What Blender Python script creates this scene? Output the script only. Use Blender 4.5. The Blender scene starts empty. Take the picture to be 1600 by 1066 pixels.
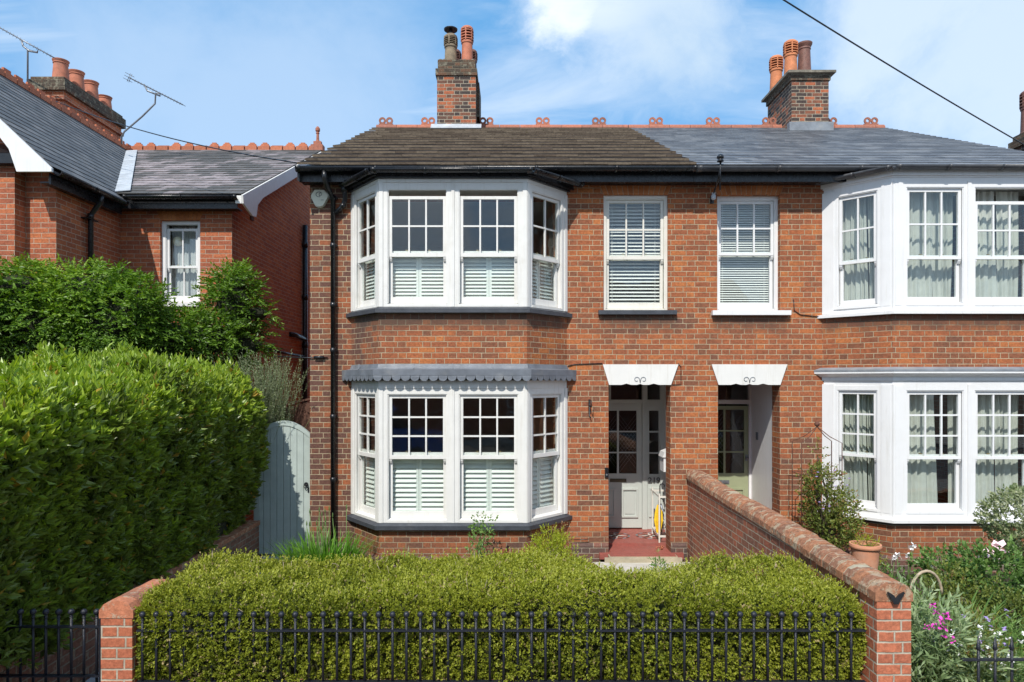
import bpy, math, random
import numpy as np
from mathutils import Vector, Matrix
random.seed(7); rng = np.random.default_rng(11)
C = bpy.context.scene.collection
R = math.radians
F = 1067.0; H0 = 2.55                     # focal length in photo pixels, eye height
# ------------------------------------------------------------------ camera, sky, sun, exposure
cd = bpy.data.cameras.new('camera'); cam = bpy.data.objects.new('camera', cd); C.objects.link(cam)
cam.location = (0, 0, H0); cam.rotation_euler = (R(90), 0, 0)
cd.lens = 24; cd.sensor_width = 36; cd.shift_y = 0.03875; cd.clip_end = 2000; cd.clip_start = 0.05
bpy.context.scene.camera = cam
SUN_EL, SUN_AZ = 48.5, 17.0
S = Vector((-math.sin(R(SUN_AZ)) * math.cos(R(SUN_EL)), -math.cos(R(SUN_AZ)) * math.cos(R(SUN_EL)), math.sin(R(SUN_EL))))
sl = bpy.data.lights.new('sun', 'SUN'); sl.energy = 4.2; sl.angle = R(0.55); sl.color = (1, .955, .88)
so = bpy.data.objects.new('sun', sl); C.objects.link(so); so.rotation_euler = S.to_track_quat('Z', 'Y').to_euler()
so.location = (-5, -12, 20)
vs = bpy.context.scene.view_settings
vs.view_transform = 'Standard'; vs.look = 'None'; vs.exposure = 0.22; vs.gamma = 1; vs.use_curve_mapping = False

class NT:
    """small shorthand for building node trees"""
    def __init__(s, tree): s.t = tree; s.n = tree.nodes; s.l = tree.links; s.n.clear()
    def add(s, typ, **kw):
        n = s.n.new(typ)
        for k, v in kw.items(): setattr(n, k, v)
        return n
    def put(s, sock, v):
        if v is None: return
        if isinstance(v, bpy.types.NodeSocket): s.l.new(v, sock)
        elif isinstance(v, tuple) and len(v) == 3 and sock.type == 'RGBA': sock.default_value = (*v, 1)
        else: sock.default_value = v
    def m(s, op, a, b=None, c=None, clamp=False):
        n = s.add('ShaderNodeMath', operation=op, use_clamp=clamp)
        s.put(n.inputs[0], a); s.put(n.inputs[1], b)
        if c is not None: s.put(n.inputs[2], c)
        return n.outputs[0]
    def vm(s, op, a, b=None):
        n = s.add('ShaderNodeVectorMath', operation=op); s.put(n.inputs[0], a)
        if b is not None: s.put(n.inputs[1], b)
        return n.outputs['Value'] if op in ('DOT_PRODUCT', 'DISTANCE', 'LENGTH') else n.outputs[0]
    def mix(s, f, a, b, blend='MIX'):
        n = s.add('ShaderNodeMix', data_type='RGBA', blend_type=blend)
        s.put(n.inputs[0], f); s.put(n.inputs[6], a); s.put(n.inputs[7], b); return n.outputs[2]
    def noise(s, vec, scale, detail=3, rough=.55, dist=0.0):
        n = s.add('ShaderNodeTexNoise'); s.put(n.inputs['Vector'], vec)
        n.inputs['Scale'].default_value = scale; n.inputs['Detail'].default_value = detail
        n.inputs['Roughness'].default_value = rough; n.inputs['Distortion'].default_value = dist
        return n.outputs['Fac']
    def rng(s, v, a, b, c=0., d=1., smooth=False):
        n = s.add('ShaderNodeMapRange', interpolation_type='SMOOTHSTEP' if smooth else 'LINEAR')
        s.put(n.inputs[0], v)
        for i, x in enumerate((a, b, c, d)): n.inputs[i + 1].default_value = x
        return n.outputs[0]
    def ramp(s, f, stops, interp='LINEAR'):
        n = s.add('ShaderNodeValToRGB'); s.put(n.inputs[0], f); r = n.color_ramp; r.interpolation = interp
        while len(r.elements) < len(stops): r.elements.new(.5)
        for e, (p, c) in zip(r.elements, stops): e.position = p; e.color = (*c, 1)
        return n.outputs[0]

# world: physical sky with thin cloud and added fill cloud mixed in by direction
W = bpy.data.worlds.new('World'); bpy.context.scene.world = W; W.use_nodes = True
t = NT(W.node_tree)
sky = t.add('ShaderNodeTexSky', sky_type='NISHITA', sun_disc=False, sun_elevation=R(SUN_EL), sun_rotation=R(180 + SUN_AZ))
sky.altitude = 50; sky.air_density = 1.0; sky.dust_density = .8; sky.ozone_density = 2.2
tc = t.add('ShaderNodeTexCoord').outputs['Generated']
sp = t.add('ShaderNodeSeparateXYZ'); t.put(sp.inputs[0], tc)
zz = t.m('MAXIMUM', sp.outputs[2], 0.02); zd = t.m('ADD', zz, .12)
cv = t.add('ShaderNodeCombineXYZ'); t.put(cv.inputs[0], t.m('DIVIDE', sp.outputs[0], zd)); t.put(cv.inputs[1], t.m('DIVIDE', sp.outputs[1], zd))
mp = t.add('ShaderNodeMapping'); t.put(mp.inputs[0], cv.outputs[0]); mp.inputs['Rotation'].default_value = (0, 0, R(28)); mp.inputs['Scale'].default_value = (.55, 1.5, 1)
wisp = t.noise(mp.outputs[0], 1.1, 7, .58, .6)
wisp = t.rng(wisp, .40, .70, .0, .58, True)
lo = t.noise(tc, 4.5, 8, .6, .3)
def blob(px, py, r0, r1, amp):
    d = Vector((px - 800, F, 595 - py)).normalized()
    dist = t.vm('DISTANCE', t.vm('NORMALIZE', tc), tuple(d))
    dist = t.m('ADD', dist, t.m('MULTIPLY', t.m('SUBTRACT', lo, .5), .42))
    return t.rng(dist, r0, r1, amp, 0, True)
acc = wisp
for b in ((900, 30, .02, .12, 1.), (985, -30, .05, .22, .9), (1010, 60, .02, .13, .55), (1440, 0, .03, .2, .62), (1570, 110, .05, .25, .6), (420, 190, .05, .35, .35), (1480, 180, .05, .2, .35)):
    acc = t.m('MAXIMUM', acc, blob(*b))
for b in ((4200, 100, .1, .9, .85), (-2500, -300, .1, .6, .5)): acc = t.m('MAXIMUM', acc, blob(*b))  # clouds out of view, added to raise ambient light on shaded walls
acc = t.m('MAXIMUM', acc, t.m('MULTIPLY', t.rng(sp.outputs[1], -.1, -.5, 0, .6, True), t.rng(lo, .35, .6, .3, 1, True)))  # unseen cloud cover behind the camera, added as fill light
shade = blob(1030, 30, .02, .17, .55)
ccol = t.mix(shade, (6.2, 6.6, 7.0), (2.7, 3.9, 5.0))
base = t.mix(.7, sky.outputs[0], (.75, 2.75, 5.4))
colr = t.mix(t.m('MULTIPLY', acc, .95, clamp=True), base, ccol)
bg = t.add('ShaderNodeBackground'); t.put(bg.inputs[0], colr); bg.inputs[1].default_value = .15
out = t.add('ShaderNodeOutputWorld'); t.l.new(bg.outputs[0], out.inputs[0])

# ------------------------------------------------------------------ materials
def P3(px, py, Y): return Vector(((px - 800) / F * Y, Y, H0 + (595 - py) / F * Y))
MATS = {}
def newmat(name):
    m = bpy.data.materials.new(name); m.use_nodes = True; MATS[name] = m
    return m, NT(m.node_tree)
def finish(t, col, rough=.6, bump=None, dist=.004, strength=1., spec=.5, metal=0., coat=0.):
    p = t.add('ShaderNodeBsdfPrincipled'); t.put(p.inputs['Base Color'], col); t.put(p.inputs['Roughness'], rough)
    p.inputs['Specular IOR Level'].default_value = spec; p.inputs['Metallic'].default_value = metal
    p.inputs['Coat Weight'].default_value = coat; p.inputs['Coat Roughness'].default_value = .05
    if bump is not None:
        b = t.add('ShaderNodeBump'); b.inputs['Distance'].default_value = dist; b.inputs['Strength'].default_value = strength
        t.put(b.inputs['Height'], bump); t.l.new(b.outputs[0], p.inputs['Normal'])
    o = t.add('ShaderNodeOutputMaterial'); t.l.new(p.outputs[0], o.inputs[0]); return p
def pos(t): return t.add('ShaderNodeNewGeometry').outputs['Position']
def simple(name, col, rough=.5, var=.15, scale=8., bump=.0015, spec=.5, metal=0., dirt=0., dirtcol=(.12, .1, .08), coat=0., streak=False):
    m, t = newmat(name); p = pos(t)
    n = t.noise(p, scale, 5); f = t.rng(n, .3, .7, 1 - var, 1 + var)
    c = t.mix(1, col, t.vm('SCALE', (1, 1, 1)), 'MULTIPLY') if False else None
    hsv = t.add('ShaderNodeHueSaturation'); hsv.inputs['Color'].default_value = (*col, 1); t.put(hsv.inputs['Value'], f); c = hsv.outputs[0]
    if dirt:
        d = t.rng(t.noise(p, 3.1, 7, .68), .5, .72, 0, dirt, True); c = t.mix(d, c, dirtcol)
        if streak:
            mp = t.add('ShaderNodeMapping'); t.put(mp.inputs[0], p); mp.inputs['Scale'].default_value = (22, 22, 1.3)
            d = t.rng(t.noise(mp.outputs[0], 1, 5, .7), .52, .74, 0, .34, True); c = t.mix(d, c, dirtcol)
    r = t.rng(t.noise(p, scale * 3, 3), .3, .7, max(rough - .08, .02), min(rough + .1, 1))
    finish(t, c, r, t.noise(p, scale * 14, 4) if bump else None, bump or .001, 1, spec, metal, coat)
    return m
def brick(name, palette, mortar, flemish=True, h=.075, mw=.0085, browny=None, grime=.35, moss=0., hue_noise=.3, uoff=0., stains=()):
    m, t = newmat(name); p = pos(t)
    uv = t.add('ShaderNodeUVMap', uv_map='UVMap').outputs[0]; s_ = t.add('ShaderNodeSeparateXYZ'); t.put(s_.inputs[0], uv)
    warp = t.m('MULTIPLY', t.m('SUBTRACT', t.noise(p, 2.5, 3), .5), .012)
    warp2 = t.m('MULTIPLY', t.m('SUBTRACT', t.noise(p, 38, 2), .5), .006)
    u = t.m('ADD', t.m('ADD', s_.outputs[0], 40 + uoff), warp2); v = t.m('ADD', t.m('ADD', s_.outputs[1], t.m('ADD', warp, 12.0)), warp2)
    vs_ = t.m('DIVIDE', v, h); row = t.m('FLOOR', vs_); vf = t.m('MULTIPLY', t.m('FRACT', vs_), h)
    Pd = .3375 if flemish else .225
    wn = t.add('ShaderNodeTexWhiteNoise', noise_dimensions='1D'); t.put(wn.inputs['W'], row)
    off = t.m('ADD', t.m('MULTIPLY', t.m('MODULO', row, 2), Pd / 2), t.m('MULTIPLY', wn.outputs[0], .022))
    u2 = t.m('DIVIDE', t.m('ADD', u, off), Pd); cell = t.m('FLOOR', u2); f = t.m('MULTIPLY', t.m('FRACT', u2), Pd)
    e = t.m('MINIMUM', f, t.m('SUBTRACT', Pd, f))
    if flemish:
        e = t.m('MINIMUM', e, t.m('ABSOLUTE', t.m('SUBTRACT', f, .1125)))
        head = t.m('LESS_THAN', f, .1125)
    else: head = 0.0
    d = t.m('MINIMUM', e, t.m('MINIMUM', vf, t.m('SUBTRACT', h, vf)))
    mort = t.rng(d, mw * .36, mw * .66, 1, 0, True)
    cid = t.add('ShaderNodeCombineXYZ'); t.put(cid.inputs[0], cell); t.put(cid.inputs[1], row); t.put(cid.inputs[2], head)
    w3 = t.add('ShaderNodeTexWhiteNoise', noise_dimensions='3D'); t.put(w3.inputs['Vector'], cid.outputs[0])
    k = t.m('ADD', t.m('MULTIPLY', w3.outputs[0], 1 - hue_noise), t.m('MULTIPLY', t.rng(t.noise(p, 1.3, 4), .32, .68), hue_noise), clamp=True)
    if browny: # a patch of browner, older bricks
        xs = t.add('ShaderNodeSeparateXYZ'); t.put(xs.inputs[0], p)
        bm = t.rng(t.m('ADD', xs.outputs[0], t.m('MULTIPLY', t.m('SUBTRACT', t.noise(p, 1.7, 4), .5), .8)), browny[0], browny[1], 1, 0, True)
        k = t.m('ADD', k, t.m('MULTIPLY', bm, .34), clamp=True)
    n = len(palette); col = t.ramp(k, [(i / (n - 1), c) for i, c in enumerate(palette)])
    fine = t.rng(t.noise(p, 34, 6, .7), .3, .72, .58, 1.32)
    hs = t.add('ShaderNodeHueSaturation'); t.put(hs.inputs['Color'], col); t.put(hs.inputs['Value'], fine); col = hs.outputs[0]
    g = t.rng(t.noise(p, 1.9, 6, .7), .5, .76, 0, grime, True); col = t.mix(g, col, (.075, .05, .04))
    mc = t.mix(t.rng(t.noise(p, 7, 5), .35, .7), mortar, tuple(x * .62 for x in mortar))
    col = t.mix(mort, col, mc)
    if stains:
        q = t.add('ShaderNodeSeparateXYZ'); t.put(q.inputs[0], p); sn = t.noise(p, 4.5, 6, .7)
        X = q.outputs[0]; Z = q.outputs[2]; acc = None
        for (a, b, z) in stains:
            inx = t.m('MULTIPLY', t.rng(X, a - .12, a + .05, 0, 1, True), t.rng(X, b - .05, b + .12, 1, 0, True))
            dz = t.m('SUBTRACT', z, t.m('ADD', Z, t.m('MULTIPLY', t.m('SUBTRACT', sn, .5), .35)))
            v_ = t.m('MULTIPLY', inx, t.m('MULTIPLY', t.rng(dz, -.1, 0, 0, 1), t.rng(dz, .08, .30, 1, 0, True)))
            acc = v_ if acc is None else t.m('MAXIMUM', acc, v_)
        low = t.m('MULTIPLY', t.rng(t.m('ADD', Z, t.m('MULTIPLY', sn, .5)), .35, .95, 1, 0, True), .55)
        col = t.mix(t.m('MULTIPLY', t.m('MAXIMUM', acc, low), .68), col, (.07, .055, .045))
        col = t.mix(t.rng(t.noise(p, 13, 7, .75), .66, .74, 0, .5, True), col, (.55, .48, .38))
    if moss:
        g = t.rng(t.noise(p, 9, 6, .7), .52, .62, 0, moss, True); col = t.mix(g, col, (.32, .30, .22))
        g = t.rng(t.noise(p, 5, 6, .7), .57, .66, 0, moss, True); col = t.mix(g, col, (.07, .065, .045))
    hgt = t.m('ADD', t.m('MULTIPLY', t.m('SUBTRACT', 1, mort), .8), t.m('MULTIPLY', t.noise(p, 70, 4), .5))
    finish(t, col, .88, hgt, .006, .9, .25); return m
def tinted(name, stops, rough=.7, nscale=14., nvar=.25, bump=.003, lichen=None, spec=.4):
    m, t = newmat(name); p = pos(t)
    a = t.add('ShaderNodeAttribute', attribute_name='tint').outputs['Fac']
    col = t.ramp(a, stops); f = t.rng(t.noise(p, nscale, 6, .65), .3, .7, 1 - nvar, 1 + nvar)
    hs = t.add('ShaderNodeHueSaturation'); t.put(hs.inputs['Color'], col); t.put(hs.inputs['Value'], f); col = hs.outputs[0]
    for (sc, lo_, hi_, amt, lc) in (lichen or []):
        col = t.mix(t.rng(t.noise(p, sc, 6, .7), lo_, hi_, 0, amt, True), col, lc)
    finish(t, col, rough, t.noise(p, nscale * 6, 4), bump, 1, spec); return m
def leafmat(name, stops, trans=.3, rough=.42, spec=.45, sat=1.):
    m, t = newmat(name)
    a = t.add('ShaderNodeAttribute', attribute_name='tint').outputs['Fac']
    col = t.ramp(a, stops)
    p = t.add('ShaderNodeBsdfPrincipled'); t.put(p.inputs['Base Color'], col); p.inputs['Roughness'].default_value = rough
    p.inputs['Specular IOR Level'].default_value = spec
    tr = t.add('ShaderNodeBsdfTranslucent'); hs = t.add('ShaderNodeHueSaturation'); t.put(hs.inputs['Color'], col); hs.inputs['Value'].default_value = 1.3; hs.inputs['Saturation'].default_value = 1.1
    t.put(tr.inputs[0], hs.outputs[0])
    mx = t.add('ShaderNodeMixShader'); mx.inputs[0].default_value = trans; t.l.new(p.outputs[0], mx.inputs[1]); t.l.new(tr.outputs[0], mx.inputs[2])
    o = t.add('ShaderNodeOutputMaterial'); t.l.new(mx.outputs[0], o.inputs[0]); return m
def glassmat(name, tintc=(.965, .985, .975), boost=1.35, wav=.6):
    m, t = newmat(name); p = pos(t)
    g = t.add('ShaderNodeNewGeometry'); ca = t.m('ABSOLUTE', t.vm('DOT_PRODUCT', g.outputs['Incoming'], g.outputs['Normal']))
    fr = t.m('ADD', .04, t.m('MULTIPLY', t.m('POWER', t.m('SUBTRACT', 1, ca, clamp=True), 5), .96))
    f = t.m('MULTIPLY', fr, boost, clamp=True)
    tr = t.add('ShaderNodeBsdfTransparent'); tr.inputs[0].default_value = (*tintc, 1)
    gl = t.add('ShaderNodeBsdfGlossy'); gl.inputs['Roughness'].default_value = .004; gl.inputs[0].default_value = (1, 1, 1, 1)
    b = t.add('ShaderNodeBump'); b.inputs['Distance'].default_value = .004; b.inputs['Strength'].default_value = wav
    t.put(b.inputs['Height'], t.noise(p, 3.2, 1)); t.l.new(b.outputs[0], gl.inputs['Normal'])
    mx = t.add('ShaderNodeMixShader'); t.put(mx.inputs[0], f); t.l.new(tr.outputs[0], mx.inputs[1]); t.l.new(gl.outputs[0], mx.inputs[2])
    o = t.add('ShaderNodeOutputMaterial'); t.l.new(mx.outputs[0], o.inputs[0]); return m

ORG, RED, BRN, DRK = (.48, .172, .058), (.35, .112, .048), (.21, .088, .05), (.12, .062, .05)
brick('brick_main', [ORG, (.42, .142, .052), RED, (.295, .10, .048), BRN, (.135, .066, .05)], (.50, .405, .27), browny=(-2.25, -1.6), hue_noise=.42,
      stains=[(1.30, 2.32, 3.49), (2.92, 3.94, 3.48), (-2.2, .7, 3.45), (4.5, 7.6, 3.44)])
brick('brick_shade_lifted', [(.60, .21, .085), (.53, .18, .075), (.46, .15, .07), (.38, .125, .065)], (.55, .44, .32), flemish=False, grime=.25)  # neighbour's brick, lightened in colour to stand in for fill on the shaded gable
brick('brick_neighbour', [(.52, .17, .07), (.47, .15, .065), (.41, .125, .06), (.34, .105, .055), (.26, .09, .055)], (.52, .42, .32), flemish=False, grime=.25)
brick('brick_gable', [(.36, .095, .045), (.33, .088, .045), (.28, .08, .045), (.24, .075, .045)], (.40, .31, .23), flemish=False, grime=.3)
brick('brick_chimney', [(.46, .15, .065), (.38, .12, .06), (.16, .08, .055), (.08, .055, .048), (.06, .048, .045), (.10, .065, .05)], (.42, .36, .27), flemish=True, mw=.012, grime=.35, hue_noise=.25)
brick('brick_chimney_stained', [(.2, .09, .05), (.12, .075, .05), (.08, .06, .045), (.06, .05, .04)], (.16, .14, .10), mw=.012, grime=.6, moss=.5)
brick('brick_garden', [(.40, .14, .075), (.36, .12, .07), (.29, .11, .065), (.23, .10, .065), (.19, .095, .07)], (.42, .36, .27), mw=.011, grime=.35)
brick('brick_pier', [(.50, .17, .09), (.46, .15, .08), (.42, .135, .07), (.38, .12, .07)], (.48, .42, .33), mw=.012, grime=.12, flemish=True)
brick('brick_low', [(.25, .12, .08), (.2, .1, .07), (.16, .085, .065)], (.3, .26, .2), mw=.012, grime=.5, moss=.4)
brick('brick_plinth', [(.28, .11, .07), (.17, .085, .065), (.11, .07, .06), (.09, .065, .06)], (.38, .33, .26), grime=.35)
tinted('coping', [(0, (.26, .13, .08)), (.5, (.33, .15, .085)), (1, (.40, .175, .09))], .9, 30, .35, .008, [(11, .50, .60, .75, (.48, .40, .28)), (17, .56, .64, .6, (.09, .07, .05))])
tinted('coping_clean', [(0, (.28, .13, .085)), (1, (.52, .19, .10))], .9, 30, .3, .006, [(14, .54, .62, .7, (.45, .4, .3))])
tinted('rubbed_brick', [(0, (.36, .12, .04)), (.5, (.44, .15, .05)), (1, (.5, .19, .07))], .85, 30, .2, .003)
tinted('concrete_tile', [(0, (.014, .011, .010)), (.35, (.028, .022, .018)), (.7, (.06, .046, .036)), (.85, (.16, .12, .09)), (1, (.30, .235, .17))], .95, 18, .25, .006,
       [(6, .55, .70, .35, (.14, .11, .08)), (28, .62, .68, .4, (.34, .30, .22)), (12, .64, .70, .35, (.12, .11, .04))], spec=.08)
tinted('slate_blue', [(0, (.095, .10, .112)), (.6, (.135, .142, .155)), (1, (.20, .205, .215))], .42, 9, .2, .003, [(4, .55, .7, .4, (.2, .2, .2))], spec=.5)
tinted('slate_grey', [(0, (.085, .085, .088)), (.6, (.12, .12, .12)), (1, (.16, .155, .155))], .6, 12, .25, .003, [(30, .58, .64, .4, (.2, .2, .14))])
tinted('slate_weathered', [(0, (.075, .072, .068)), (.45, (.12, .112, .108)), (.62, (.20, .175, .175)), (1, (.29, .25, .255))], .7, 12, .25, .003, [(2.5, .5, .62, .7, (.075, .07, .06))])
tinted('terracotta', [(0, (.27, .11, .075)), (1, (.42, .15, .09))], .8, 20, .25, .003, [(9, .55, .65, .35, (.12, .08, .06))])
tinted('terracotta_bright', [(0, (.30, .10, .055)), (.5, (.42, .14, .07)), (1, (.48, .16, .08))], .75, 20, .2, .003)
simple('pot_orange', (.56, .2, .085), .75, .2, 9, .003, dirt=.35)
simple('garden_pot', (.58, .26, .15), .8, .12, 9, .003, dirt=.3, dirtcol=(.55, .42, .33))
simple('pot_red', (.46, .16, .09), .75, .2, 9, .003, dirt=.35)
simple('pot_buff', (.24, .185, .12), .8, .35, 9, .004, dirt=.8, dirtcol=(.05, .045, .04))
simple('pot_dark', (.17, .075, .055), .6, .25, 14, .003, dirt=.3)
simple('white_paint', (.71, .70, .67), .42, .035, 5, .0012, dirt=.22, dirtcol=(.45, .41, .33), streak=True)
simple('cream_paint', (.68, .655, .59), .45, .035, 5, .0012, dirt=.25, dirtcol=(.45, .39, .28), streak=True)
simple('bright_white', (.73, .73, .73), .4, .02, 5, .001, dirt=.12, dirtcol=(.52, .5, .45), streak=True)
simple('grey_green_paint', (.50, .535, .50), .4, .03, 5, .001, dirt=.06)
simple('sage_paint', (.30, .33, .20), .4, .04, 5, .001)
simple('gate_paint', (.40, .46, .43), .5, .07, 7, .002, dirt=.2, dirtcol=(.2, .23, .2))
simple('shutter_paint', (.74, .77, .73), .5, .02, 5, .0005)
simple('blind', (.80, .80, .77), .5, .02, 5, .0005)
simple('black_metal', (.014, .015, .018), .32, .3, 12, .001)
simple('black_plastic', (.011, .012, .015), .3, .25, 8, .001, dirt=.25, dirtcol=(.06, .055, .05))
simple('grey_gutter', (.06, .062, .068), .4, .25, 8, .001, dirt=.4, dirtcol=(.16, .15, .14))
simple('iron_railing_paint', (.012, .014, .022), .34, .3, 30, .002)
simple('sill_slate', (.05, .056, .068), .45, .2, 12, .002, dirt=.3, dirtcol=(.12, .12, .12))
simple('lead', (.20, .22, .245), .5, .22, 6, .003, metal=.0, dirt=.5, dirtcol=(.33, .31, .27))
simple('lead_pale', (.42, .45, .48), .5, .2, 6, .003, dirt=.4, dirtcol=(.25, .25, .25))
simple('lead_dark', (.14, .155, .18), .5, .22, 6, .003, dirt=.4, dirtcol=(.28, .27, .25))
simple('stone_cap', (.20, .18, .14), .9, .35, 8, .008, dirt=.7, dirtcol=(.06, .055, .045))
simple('stone_step', (.40, .35, .25), .85, .15, 10, .004, dirt=.3)
simple('red_tile', (.30, .085, .065), .55, .15, 20, .002, dirt=.3, dirtcol=(.2, .12, .1))
simple('paving', (.50, .48, .43), .85, .15, 6, .003, dirt=.4, dirtcol=(.3, .27, .22))
simple('plaster', (.42, .40, .37), .9, .03, 5, 0)
simple('porch_white', (.76, .77, .78), .5, .02, 5, .0005)
simple('dark_wood', (.10, .045, .028), .8, .3, 20, .004)
simple('bark', (.10, .075, .05), .9, .4, 30, .01)
simple('green_stem', (.10, .17, .04), .6, .3, 20, .001)
simple('rust', (.13, .055, .035), .9, .4, 40, .003)
simple('cream_plastic', (.62, .61, .49), .45, .04, 6, .0005, dirt=.12)
simple('aluminium', (.22, .23, .25), .4, .2, 8, .0005, metal=.6)
simple('brass', (.35, .27, .14), .4, .2, 20, .0005, metal=.8)
simple('letter_metal', (.10, .085, .06), .4, .2, 20, .0005, metal=.7)
simple('number_grey', (.09, .09, .09), .5, .1, 20, 0)
simple('umbrella_yellow', (.8, .52, .02), .7, .15, 20, .001)
simple('umbrella_navy', (.03, .04, .11), .7, .3, 20, .001)
simple('umbrella_pale', (.5, .55, .65), .7, .3, 20, .001)
simple('soil', (.07, .05, .035), 1, .4, 12, .02)
simple('cane', (.42, .33, .23), .7, .3, 20, .002)
simple('flower_white', (.82, .80, .78), .6, .05, 20, 0)
simple('flower_magenta', (.62, .05, .42), .6, .25, 20, 0)
simple('flower_lilac', (.38, .28, .6), .6, .2, 20, 0)
simple('flower_palepink', (.85, .62, .66), .6, .1, 20, 0)
simple('flower_yellow', (.75, .6, .1), .6, .1, 20, 0)
simple('flower_rusty', (.35, .10, .05), .7, .2, 20, 0)
simple('car_blue', (.015, .13, .50), .2, .05, 4, 0, spec=.6, coat=1.)
simple('tyre', (.02, .02, .02), .8, .2, 20, .002)
simple('car_glass', (.015, .018, .02), .06, .05, 4, 0, spec=.8)
simple('asphalt', (.055, .055, .056), .92, .25, 14, .01, dirt=.3, dirtcol=(.09, .085, .08))
simple('pavement_flag', (.24, .235, .22), .9, .15, 5, .005, dirt=.3)
simple('kerb_stone', (.28, .27, .25), .9, .15, 5, .005)
simple('road_line', (.7, .6, .15), .8, .15, 12, .002)
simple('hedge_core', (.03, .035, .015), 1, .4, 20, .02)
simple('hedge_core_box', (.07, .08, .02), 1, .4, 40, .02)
simple('lamp_globe', (.75, .68, .5), .4, .02, 5, 0)
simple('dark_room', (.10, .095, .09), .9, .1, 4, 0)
glassmat('glass'); glassmat('glass_dark', (.8, .8, .8), 1.2)
def curtain_mat(name, col):
    m, t = newmat(name); p = pos(t)
    c = t.mix(t.rng(t.noise(p, 3, 5, .6, .8), .4, .65), col, tuple(x * .86 for x in col))
    pr = t.add('ShaderNodeBsdfPrincipled'); t.put(pr.inputs['Base Color'], c); pr.inputs['Roughness'].default_value = .9
    tr = t.add('ShaderNodeBsdfTranslucent'); t.put(tr.inputs[0], c)
    mx = t.add('ShaderNodeMixShader'); mx.inputs[0].default_value = .25; t.l.new(pr.outputs[0], mx.inputs[1]); t.l.new(tr.outputs[0], mx.inputs[2])
    o = t.add('ShaderNodeOutputMaterial'); t.l.new(mx.outputs[0], o.inputs[0])
curtain_mat('curtain_cloth', (.66, .68, .62)); curtain_mat('net_cloth', (.66, .68, .68))
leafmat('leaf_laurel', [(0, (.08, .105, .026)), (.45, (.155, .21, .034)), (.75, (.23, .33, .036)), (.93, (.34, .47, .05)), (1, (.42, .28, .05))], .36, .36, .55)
leafmat('leaf_wisteria', [(0, (.03, .07, .01)), (.5, (.14, .26, .025)), (.85, (.30, .43, .05)), (1, (.38, .38, .07))], .32, .45)
leafmat('leaf_box', [(0, (.075, .10, .013)), (.4, (.20, .235, .022)), (.8, (.34, .365, .036)), (.94, (.40, .41, .08)), (1, (.42, .33, .16))], .3, .5, .35)
leafmat('leaf_rosemary', [(0, (.12, .14, .08)), (.6, (.22, .25, .15)), (1, (.33, .36, .21))], .2, .6, .3)
leafmat('leaf_strap', [(0, (.05, .13, .012)), (.6, (.11, .26, .02)), (1, (.2, .38, .05))], .35, .35)
leafmat('leaf_lime', [(0, (.14, .2, .01)), (.6, (.27, .34, .02)), (1, (.42, .45, .04))], .35, .5)
leafmat('leaf_rose', [(0, (.055, .11, .025)), (.6, (.12, .22, .05)), (1, (.22, .35, .09))], .3, .45)
leafmat('leaf_clematis', [(0, (.05, .075, .015)), (.5, (.13, .17, .03)), (.85, (.24, .27, .05)), (1, (.26, .15, .07))], .3, .5)
leafmat('leaf_greygreen', [(0, (.10, .16, .06)), (.6, (.23, .32, .14)), (1, (.38, .46, .25))], .3, .5)
leafmat('leaf_variegated', [(0, (.06, .10, .04)), (.5, (.14, .2, .07)), (.7, (.27, .32, .15)), (1, (.5, .52, .33))], .25, .5)

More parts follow.
